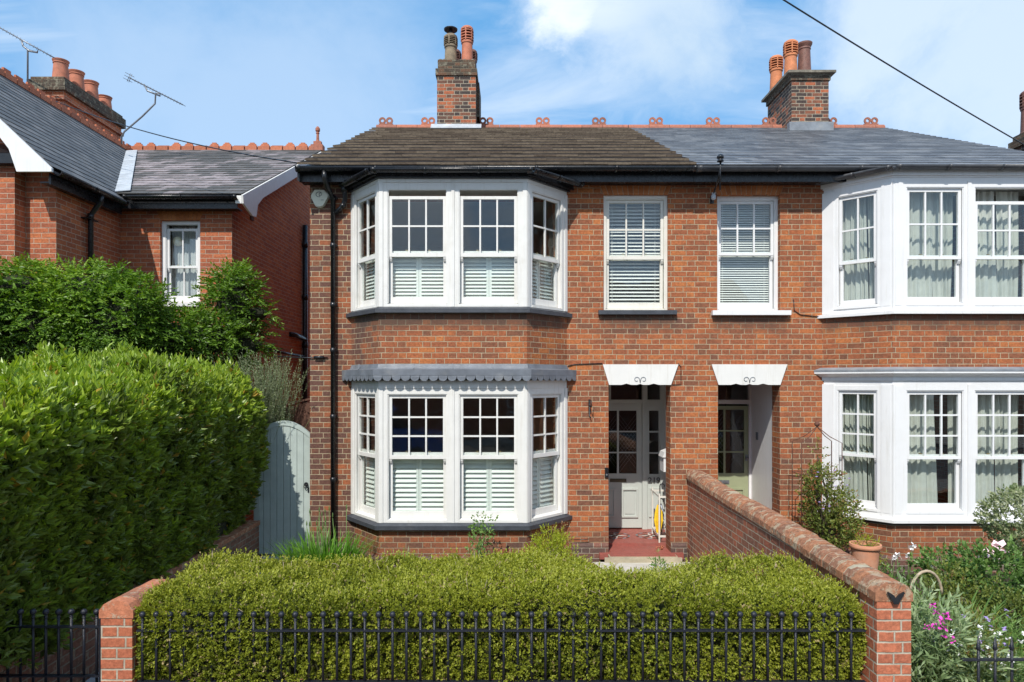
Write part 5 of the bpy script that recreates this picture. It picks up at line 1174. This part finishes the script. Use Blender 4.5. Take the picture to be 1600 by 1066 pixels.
p, nr = box_surface(2600, lo_, hi, ['+z'], .15); p = bh(p, nr) ; T_.append(shoots(p, nr, 9, .085, (.15, 0, .5), .6, .019, .011, np.full(len(p), .66), .15))
p, nr = box_surface(1500, lo_, hi, ['-y'], .15); p = bh(p, nr) + nr * .0; T_.append(shoots(p, nr, 9, .07, (0, 0, .2), .6, .019, .011, np.full(len(p), .55), .15))
B_, D_, L_, W2, TI = [np.concatenate([x[i] for x in T_]) for i in range(5)]
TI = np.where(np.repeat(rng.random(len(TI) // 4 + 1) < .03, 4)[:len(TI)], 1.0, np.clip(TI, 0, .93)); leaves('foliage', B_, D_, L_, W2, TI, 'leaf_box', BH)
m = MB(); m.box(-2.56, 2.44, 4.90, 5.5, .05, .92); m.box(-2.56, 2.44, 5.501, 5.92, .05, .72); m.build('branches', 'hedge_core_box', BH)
n = 500; p, nr = box_surface(n, lo_, hi, ['+z', '-y'], .15); p = bh(p, nr); m = MB()
for q, w_ in zip(p[:260], nr[:260]):
    d = Vector(w_ * .5 + rng.normal(size=3) * .8).normalized() * random.uniform(.04, .12); q = Vector(q); m.tube([q, q + d * .5 + Vector((0, 0, .006)), q + d], .0016, 4)
tw = m.build('twigs', 'cane', BH); tw['kind'] = 'stuff'

# --- generic shrub from ellipsoids
def shrub(name, label, cat, blobs, n, leafL, leafW, mat, k=7, stem=.08, updir=(0, 0, .5), tv=.16, t0=.5, trunk=None, hollow=.55, group=None, tri=False, seed=1, bump=.25, curl=.05, trunkmat='bark', tr=.02):
    root = thing(name, (blobs[0][0], blobs[0][1], 0), label, cat, group); T_ = []
    vol = sum(b[3] * b[4] * b[5] for b in blobs)
    for b in blobs:
        c, r = np.array(b[:3]), np.array(b[3:6]); kN = max(5, int(n * b[3] * b[4] * b[5] / vol)); d = rng.normal(size=(kN, 3)); d /= np.linalg.norm(d, axis=1, keepdims=True)
        rr = (hollow + (1 - hollow) * rng.random(kN) ** .5)[:, None]; q = d * rr; p = c + q * r * (1 + bump * wob(d * 2.2, 1.6, seed)[:, None]); p[:, 2] = np.maximum(p[:, 2], .02)
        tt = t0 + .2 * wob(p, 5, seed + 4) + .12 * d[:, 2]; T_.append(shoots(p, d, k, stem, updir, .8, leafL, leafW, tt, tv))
    B_, D_, L_, W2, TI = [np.concatenate([x[i] for x in T_]) for i in range(5)]
    leaves('foliage', B_, D_, L_, W2, TI, mat, root, tri=tri, curl=curl)
    m = MB()
    for b in blobs:
        c = Vector(b[:3]); base = Vector(trunk if trunk else (blobs[0][0], blobs[0][1], 0))
        for i in range(4):
            e = c + Vector([random.uniform(-.6, .6) * b[3 + j] for j in range(3)]); mid = base.lerp(e, .5) + Vector((random.uniform(-.08, .08), random.uniform(-.08, .08), .05)); m.tube([base + Vector((random.uniform(-.03, .03), 0, 0)), mid, e], [tr, tr * .6, tr * .25], 6)
    m.build('stem', trunkmat, root); return root
# wisteria on the neighbour
def pinnate(name, label, blobs, n, mat, seed):
    root = thing(name, (-6.3, 10.3, 0), label, 'climber'); Bs, Ds, Ls, Ws, Ts = [], [], [], [], []
    vol = sum(b[3] * b[4] * b[5] for b in blobs)
    for b in blobs:
        c, r = np.array(b[:3]), np.array(b[3:6]); kN = int(n * b[3] * b[4] * b[5] / vol); d = rng.normal(size=(kN, 3)); d /= np.linalg.norm(d, axis=1, keepdims=True)
        p = c + d * (.6 + .4 * rng.random(kN) ** .5)[:, None] * r * (1 + .22 * wob(d * 2.5, 1.5, seed)[:, None])
        ax = d + rng.normal(size=(kN, 3)) * .6 + np.array([0, -.25, .1]); ax /= np.linalg.norm(ax, axis=1, keepdims=True)
        sd = np.cross(ax, np.array([0, 0, 1.]) + rng.normal(size=(kN, 3)) * .3); sd /= np.linalg.norm(sd, axis=1, keepdims=True); t0 = .42 + .22 * wob(p, 2.4, seed + 1) + .15 * d[:, 2]
        k = 5; Lr = .22
        for i in range(k):
            q = p + ax * (Lr * (i + 1) / k) - np.array([0, 0, 1]) * (Lr * .25 * ((i + 1) / k) ** 2)
            for s_ in ((-1, 1) if i < k - 1 else (0,)):
                Bs.append(q); Ds.append(sd * s_ + ax * (.7 if s_ else 1) + np.array([0, 0, -.25])); Ls.append(np.full(kN, .075)); Ws.append(np.full(kN, .03)); Ts.append(t0 + rng.normal(size=kN) * .1)
    leaves('foliage', np.concatenate(Bs), np.concatenate(Ds), np.concatenate(Ls), np.concatenate(Ws), np.concatenate(Ts), mat, root, tri=True, curl=.15)
    m = MB(); base = Vector((-6.9, 9.85, 0))
    for b in blobs: c = Vector(b[:3]); mid = base.lerp(c, .5) + Vector((.1, -.05, .25)); m.tube([base, mid, c], [.05, .035, .015], 8)
    m.build('stem', 'bark', root)
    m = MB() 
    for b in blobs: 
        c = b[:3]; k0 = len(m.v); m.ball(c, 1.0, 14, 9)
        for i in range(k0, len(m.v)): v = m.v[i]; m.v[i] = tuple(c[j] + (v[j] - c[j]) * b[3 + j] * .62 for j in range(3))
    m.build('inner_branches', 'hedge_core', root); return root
wb = []
for (px, py, Y, rx, ry, rz) in ((60, 500, 9.9, .85, .5, .62), (170, 500, 10.0, .75, .5, .6), (130, 455, 9.9, .55, .4, .35), (255, 530, 10.6, .8, .5, .42), (365, 480, 11.1, .42, .4, .58), (330, 530, 10.9, .6, .4, .36), (-50, 490, 9.5, .6, .5, .6), (30, 450, 9.7, .5, .4, .3), (205, 475, 10.1, .45, .4, .35), (402, 490, 11.0, .24, .25, .16), (365, 445, 11.1, .3, .3, .24), (385, 540, 11.0, .35, .3, .25)):
    q = P3(px, py, Y); wb.append((q.x, q.y, q.z, rx, ry, rz))
pinnate('wisteria', 'dark green leafy climber sprawling against the left house above the laurel hedge', wb, 5200, 'leaf_wisteria', 61)

# rosemary behind the gate
def spiky(name, label, cat, base, n, L, spread, leafL, leafW, mat, k=26, t0=.5, h0=.0, lean=(0, 0, 1), seed=3, stemmat='bark', sr=.004, radius=.1):
    root = thing(name, base, label, cat); base = np.array(base); d = np.array(lean) + rng.normal(size=(n, 3)) * spread; d[:, 2] = np.abs(d[:, 2]) + .2; d /= np.linalg.norm(d, axis=1, keepdims=True)
    ln = L * rng.uniform(.6, 1.05, n); st = base + rng.normal(size=(n, 3)) * np.array([radius, radius, 0]) + np.array([0, 0, h0]); Bs, Ds, Ts = [], [], []
    for i in range(k):
        f = .25 + .75 * i / k; q = st + d * (ln * f)[:, None] + np.array([0, 0, .12]) * (f ** 2) * L
        Bs.append(q); Ds.append(d * .9 + rng.normal(size=(n, 3)) * .55); Ts.append(t0 + rng.normal(size=n) * .2 + .15 * f)
    leaves('foliage', np.concatenate(Bs), np.concatenate(Ds), leafL, leafW, np.concatenate(Ts), mat, root)
    m = MB()
    for i in range(n):
        P = [Vector(st[i] + d[i] * ln[i] * f + np.array([0, 0, .12]) * f * f * L) for f in (0, .5, 1.)]; m.tube(P, [sr, sr * .7, sr * .4], 4, caps=False)
    m.build('stem', stemmat, root); return root
r_ = spiky('rosemary_bush', 'grey green rosemary bush rising above the arched gate', 'shrub', (-3.72, 10.25, 0), 300, 1.15, .30, .036, .009, 'leaf_rosemary', k=46, h0=1.70, radius=.2, sr=.0022, stemmat='green_stem')
m = MB(); m.tube([(-3.72, 10.25, 0), (-3.7, 10.25, 1.0), (-3.72, 10.25, 1.9)], [.09, .07, .05], 8); m.build('trunk', 'bark', r_)

# strap-leaved clump, lower left of the bay
def straps(name, label, cat, c, n, L, W_, mat, spread=.5, t0=.5, rad=.2):
    root = thing(name, c, label, cat); v, f, ti = [], [], []; k = 6
    for i in range(n):
        a = random.uniform(0, 6.283); rr = rad * math.sqrt(random.random()); b = Vector(c) + Vector((rr * math.cos(a), rr * math.sin(a), 0)); az = a + random.uniform(-.8, .8); l = L * random.uniform(.6, 1.1); lean = random.uniform(.15, 1) * spread; side = Vector((-math.sin(az), math.cos(az), 0)); out = Vector((math.cos(az), math.sin(az), 0)); t_ = t0 + random.gauss(0, .2); b0 = len(v)
        for j in range(k + 1):
            s = j / k; p = b + out * (l * lean * (s * .5 + s * s * .8)) + Vector((0, 0, l * (s - .42 * lean * s * s * 1.3))); w = W_ * (1 - s ** 2.5) * .5 + .0008; v += [tuple(p + side * w), tuple(p - side * w)]
        for j in range(k): q = b0 + 2 * j; f.append((q, q + 1, q + 3, q + 2)); ti.append(t_)
    return root, link_mesh('foliage', np.array(v), np.array(f), [mat], root, None, np.clip(ti, 0, 1))
SG = thing
for (px, Y, n, L) in ((505, 8.75, 420, .52),):
    c = P3(px, 595, Y); root, _ = straps('strap_leaf_clump', 'bright green clump of long strap leaves below the downpipe', 'plant', (c.x, Y, 0), 560, .62, .022, 'leaf_strap', .62, .5, .42)
    m = MB()
    for i in range(16):
        a = random.uniform(0, 6.28); r0 = random.uniform(0, .35); b = Vector((c.x + r0 * math.cos(a), Y + r0 * math.sin(a), 0)); e = b + Vector((random.uniform(-.12, .12), random.uniform(-.1, .1), random.uniform(.65, .9))); m.tube([b, b.lerp(e, .5), e], .004, 5); m.lathe(tuple(e), [(.003, 0), (.010, .02), (.006, .05), (.001, .07)], 6)
    m.build('flower_bud', 'green_stem', root)
root, _ = straps('strap_leaf_clump', 'small sparse strap leaves at the left foot of the bay', 'plant', (-1.35, 8.55, 0), 40, .45, .02, 'leaf_strap', .5, .5, .12)
# rose in front of the bay
shrub('rose_bush', 'thin young rose bush in front of the ground floor bay', 'shrub', [(-.42, 8.75, .52, .14, .12, .14), (-.36, 8.75, .70, .16, .1, .1), (-.46, 8.75, .35, .12, .1, .12)], 75, .04, .026, 'leaf_rose', k=5, stem=.06, hollow=.2, trunk=(-.38, 8.8, 0), trunkmat='green_stem', tr=.009, t0=.65)
shrub('lime_shrub', 'lime yellow leafy shrub at the right corner of the bay', 'shrub', [(.50, 8.75, .22, .34, .28, .30), (.50, 8.75, .45, .20, .18, .20), (.25, 8.6, .15, .2, .2, .2)], 520, .035, .012, 'leaf_lime', k=10, stem=.10, updir=(0, 0, 1.6), hollow=.3, t0=.55, trunkmat='green_stem', tr=.006)
shrub('purple_shrub', 'spindly shrub with dark purple leaves beside the bay corner', 'shrub', [(.62, 8.95, .50, .14, .1, .16)], 45, .03, .018, 'leaf_clematis', k=5, hollow=.1, t0=1., trunkmat='rust', tr=.006, trunk=(.6, 8.95, 0))
r_ = shrub('sedum_plant', 'single leafy stem with rusty flower head by the doorstep', 'plant', [(1.83, 8.35, .20, .10, .1, .12), (1.80, 8.35, .36, .06, .05, .08)], 26, .05, .02, 'leaf_rose', k=6, hollow=.1, trunk=(1.82, 8.35, 0), trunkmat='green_stem', tr=.006, t0=.7)
m = MB()
for i in range(14): m.ball((1.81 + random.uniform(-.05, .05), 8.35 + random.uniform(-.03, .03), .50 + random.uniform(-.02, .03)), .012, 6, 4)
m.build('flower_head', 'flower_rusty', r_)
# clematis on an obelisk
ob = thing('plant_obelisk', (4.12, 9.2, .3), 'rusty metal obelisk with ball top carrying the climber by the right bay', 'plant support'); m = MB()
for (a, b) in ((-.27, -.12), (.27, -.12), (-.27, .18), (.27, .18)): m.tube([(4.12 + a, 9.2 + b, .3), (4.12 + a, 9.2 + b, 1.72), (4.12 + a * .5, 9.2 + b * .5, 1.80), (4.12, 9.22, 1.93)], .006, 6)
for z in (.8, 1.3): m.tube([(4.12 - .27, 9.08, z), (4.12 + .27, 9.08, z), (4.12 + .27, 9.38, z), (4.12 - .27, 9.38, z), (4.12 - .27, 9.08, z)], .004, 5)
m.build('frame', 'rust', ob); m = MB(); m.ball((4.12, 9.22, 1.965), .036); m.build('ball_finial', 'rust', ob)
r_ = shrub('clematis', 'bushy brown green climber growing over the obelisk beside the right bay', 'climber', [(4.15, 9.1, .95, .28, .22, .42), (4.22, 9.0, .62, .32, .26, .30), (4.05, 9.1, 1.2, .16, .16, .22), (4.13, 9.2, 1.55, .05, .05, .28), (4.38, 9.0, .8, .16, .14, .3)], 1050, .035, .024, 'leaf_clematis', k=6, stem=.09, updir=(0, -.2, .2), hollow=.45, t0=.5, tv=.2, trunk=(4.15, 9.15, .3))
m = MB()
for i in range(9): q = Vector((4.15 + random.uniform(-.25, .3), 8.85 + random.uniform(-.05, .05), 1.0 + random.uniform(-.3, .4))); m.lathe(tuple(q), [(.004, 0), (.022, .006), (.002, .012)], 6)
m.build('flowers', 'flower_lilac', r_)
def plantpot(x, y, z, r, h, label, rim=True):
    T = thing('terracotta_pot', (x, y, z), label, 'plant pot', 'terracotta pots by the right bay'); m = MB(); m.lathe((x, y, z), [(r * .68, 0), (r * .92, h - .055), (r * 1.03, h - .05), (r * 1.06, h - .03), (r * 1.03, h), (r * .9, h), (r * .86, h - .05), (r * .84, h - .06)], 28); m.build('pot_body', 'garden_pot', T); m = MB(); m.lathe((x, y, z), [(r * .8, h - .058), (r * .8, h - .05)], 20); m.build('soil', 'soil', T)
plantpot(4.27, 9.15, 0, .19, .36, 'terracotta pot half hidden under the climber on the obelisk'); plantpot(4.45, 8.60, .0, .18, .50, 'wide rimmed terracotta pot with dry plants in front of the right bay')
shrub('dry_plant', 'straggly dry plant hanging from the wide terracotta pot', 'plant', [(4.47, 8.6, .50, .12, .12, .05), (4.63, 8.6, .38, .05, .05, .12)], 36, .07, .008, 'leaf_lime', k=5, stem=.05, hollow=.1, t0=.7, trunk=(4.45, 8.6, .44), trunkmat='green_stem', tr=.003)
# variegated ball bush
shrub('variegated_bush', 'round cream and green variegated bush at the right edge', 'shrub', [(5.60, 7.45, 1.02, .40, .38, .34), (5.72, 7.4, .72, .3, .3, .22)], 1300, .034, .02, 'leaf_variegated', k=7, stem=.06, hollow=.6, t0=.55, tv=.22, trunk=(5.62, 7.5, 0), bump=.15)
# roses and perennials of the right garden
shrub('rose_bush', 'broad green rose bush with pale pink blooms below the right bay', 'shrub', [(5.0, 7.0, .50, .42, .35, .32), (4.55, 7.2, .55, .28, .25, .22), (5.3, 6.4, .45, .4, .35, .38)], 1000, .05, .034, 'leaf_rose', k=6, stem=.08, hollow=.35, t0=.45, trunk=(4.95, 7, 0), tr=.012)
RB = bpy.data.objects.get('rose_bush.001')
def petals(root, pts, r, mat, name='bloom', n=6):
    for q in pts:
        m = MB()
        for i in range(n):
            a = 6.283 * i / n + random.random(); d = Vector((math.cos(a), math.sin(a), random.uniform(-.9, 1.1))) * r; s = Vector((-math.sin(a), math.cos(a), 0)) * r * .5; q = Vector(q); m.poly([q, q + d * .6 + s, q + d, q + d * .6 - s])
        m.build(name, mat, root)
petals(RB, [P3(1545, 861, 7.2), P3(1562, 858, 7.2), P3(1552, 866, 7.1), P3(1541, 864, 7.1), P3(1566, 862, 7.15)], .085, 'flower_palepink')
shrub('leafy_shrub', 'dark leafy shrub with arching branches left of the pink roses', 'shrub', [(4.25, 6.6, .42, .3, .28, .28), (4.6, 6.3, .30, .3, .3, .3)], 650, .035, .02, 'leaf_clematis', k=7, stem=.10, hollow=.3, t0=.3, trunk=(4.3, 6.6, 0))
sp_ = shrub('sweet_pea', 'grey green sweet pea with magenta flowers beside the right pier', 'plant', [(3.02, 5.15, .50, .22, .25, .40), (3.35, 5.2, .38, .26, .25, .36), (3.25, 5.5, .55, .28, .25, .25), (3.6, 5.3, .25, .25, .22, .25)], 700, .085, .017, 'leaf_greygreen', k=6, stem=.14, updir=(0, 0, .4), hollow=.2, t0=.5, tv=.2, trunk=(3.2, 5.2, 0), trunkmat='green_stem', tr=.006, curl=.15)
petals(sp_, [P3(px + random.uniform(-4, 4), py + random.uniform(-4, 4), 4.98) for px, py in ((1459, 945), (1467, 953), (1470, 966), (1476, 964), (1480, 967), (1472, 969), (1455, 980), (1452, 978), (1457, 983), (1470, 982), (1474, 983), (1488, 1000), (1485, 999), (1474, 995))], .026, 'flower_magenta', 'flower', 5)
m = MB()
for i in range(5): a = P3(1430 + i * 14, 1060, 5.1); b = P3(1440 + i * 16, 930 + i * 8, 5.3); m.tube([a, a.lerp(b, .5) + Vector((.03, 0, 0)), b], .005, 5)
a = P3(1422, 985, 5.0); m.tube([a, P3(1445, 1005, 5.0), P3(1470, 1016, 5.0), P3(1490, 1008, 5.0)], .005, 5); m.build('stalks', 'green_stem', sp_)
ar = MB(); c = P3(1447, 930, 5.7); ar.tube([(c.x + .15 * math.cos(a), 5.7 + .03 * math.cos(a), c.z + .20 * math.sin(a)) for a in [R(15 * i) for i in range(13)]] , .012, 8); tag(ar.build('cane_hoop', 'cane'), 'bent pale cane hoop standing in the right flower bed', 'plant support')
for i, (px, py, Y, rx, n, lab) in enumerate(((1500, 985, 5.3, .32, 420, 'feathery daisy plant with white flowers behind the spiked railing'), (1570, 1000, 5.3, .36, 460, 'daisy plant with white and lilac flowers at the right edge'))):
    c = P3(px, py, Y); r_ = shrub('daisy_plant', lab, 'plant', [(c.x, Y, c.z - .25, rx, .3, .34)], n, .05, .009, 'leaf_clematis' if i == 0 else 'leaf_rose', k=7, stem=.12, updir=(0, 0, 1), hollow=.15, t0=.55, trunkmat='green_stem', tr=.004)
    petals(r_, [(c.x + random.uniform(-rx, rx), Y - .15 + random.uniform(-.1, .1), c.z + random.uniform(-.22, .14)) for _ in range(22)], .020, 'flower_white', 'flower', 7)
    petals(r_, [(c.x + random.uniform(-rx, rx), Y - .1, c.z + random.uniform(-.1, .2)) for _ in range(12)], .018, 'flower_lilac', 'flower', 6)
straps('broad_leaf_plant', 'broad pale green leaves low behind the spiked railing', 'plant', (3.75, 5.15, 0), 90, .5, .055, 'leaf_greygreen', .8, .55, .4)
straps('iris_clump', 'upright blade leaves behind the cane hoop', 'plant', (3.85, 6.0, .0), 110, .75, .035, 'leaf_rose', .6, .7, .25)
w_ = thing('white_scabious', (4.05, 7.6, 0), 'tall thin stems with creamy white flowers in front of the terracotta pot', 'plant'); m = MB(); fl = []
for (px, py) in ((1424, 856), (1419, 868), (1402, 868), (1455, 885), (1428, 852), (1398, 872)):
    e = P3(px, py, 7.4); b = Vector((e.x + random.uniform(-.1, .1), 7.5, 0)); m.tube([b, b.lerp(e, .5) + Vector((.02, 0, 0)), e], .004, 5); fl.append(e)
m.build('stem', 'green_stem', w_); petals(w_, fl * 3, .03, 'flower_white', 'flower', 8)
# ground cover of the right garden
n = 9000; p = np.stack([rng.uniform(2.85, 7.2, n), rng.uniform(5.0, 9.2, n), rng.uniform(0.0, .10, n)], 1); p = p[(wob(p, 2.2, 77) > -.25)]
d = rand_dirs(len(p), np.array([0, 0, .8]), .6); g = leaves('ground_cover', p, d, .06, .025, .45 + rng.normal(size=len(p)) * .2, 'leaf_rose', None); g['kind'] = 'stuff'

# ------------------------------------------------------------------ across the road: what the panes mirror
OP = thing('brick_house', (-3.5, -16, 0), 'terrace house across the road mirrored in the panes', 'house')
m = MB(); m.box(-14, 12, -22, -14.5, -.1, 6.2)
m.build('wall', 'brick_gable', OP); m = MB(); m.prism([(-14.3, -14.1, 6.2), (-14.3, -22.4, 6.2), (-14.3, -18.25, 8.2)], (26.6, 0, 0)); m.build('roof', 'slate_grey', OP)
for (x, z) in ((-8, 1), (-4.2, 1), (-.2, 1), (4, 1), (8, 1), (-8, 3.8), (-4.2, 3.8), (-.2, 3.8), (4, 3.8), (8, 3.8)):
    sash_window(OP, (x + 1.1, -14.48, z), (-1, 0, 0), (0, 1, 0), 1.1, 1.6, .8, cols=2, rows=2, cover='blind' if x == -.2 else None, glass='glass')
def car():
    ZS = 1.14
    T = thing('parked_car', (-4.2, -3.2, -.12), 'blue car parked across the road, mirrored in the lower left pane', 'car'); z0 = -.12; y0, y1 = -4.1, -2.35
    prof = [(-6.25, .35), (-6.3, .62), (-6.22, .95), (-5.95, 1.02), (-2.95, 1.02), (-2.3, .92), (-2.08, .72), (-2.05, .38), (-2.2, .28), (-6.1, .28)]
    m = MB(); m.prism([(x, y0, z * ZS + z0) for x, z in prof], (0, y1 - y0, 0)); m.build('body', 'car_blue', T)
    m = MB(); cab = [(x_, z_ * ZS) for x_, z_ in ((-6.1, 1.0), (-5.85, 1.55), (-5.4, 1.66), (-4.2, 1.66), (-3.7, 1.55), (-2.95, 1.0))]
    b = len(m.v); k = len(cab)
    for (ins, y) in ((0, y0 + .03), (0, y1 - .03)):
        for x, z in cab: t_ = (z - 1.14) / .75; m.v.append((x, y + (.14 * t_ if y < -3.2 else -.14 * t_), z + z0))
    m._f(range(b, b + k), 1, .5); m._f([b + k + i for i in range(k)][::-1], 1, .5)
    for i in range(k): j = (i + 1) % k; m._f((b + j, b + i, b + k + i, b + k + j), 0 if i in (1, 2, 3) else 1, .5)
    m.build('cabin', ['car_blue', 'car_glass'], T)
    for x in (-5.45, -2.85):
        for y in (y0 - .01, y1 - .21):
            m = MB(); m.tube([(x, y, .22), (x, y + .22, .22)], .33, 24); w = m.build('wheel', 'tyre', T); m = MB(); m.tube([(x, y - .005, .22), (x, y + .225, .22)], .2, 16); m.build('rim', 'aluminium', w)
    for x in (-2.1, -6.24):
        for y in (y0 + .12, y1 - .37): m = MB(); m.box(x - .05, x + .07 if x > -3 else x + .02, y, y + .25, .55, .7); m.build('headlight' if x > -3 else 'tail_light', 'lamp_globe' if x > -3 else 'rust', T)
car()
bpy.context.view_layer.update()
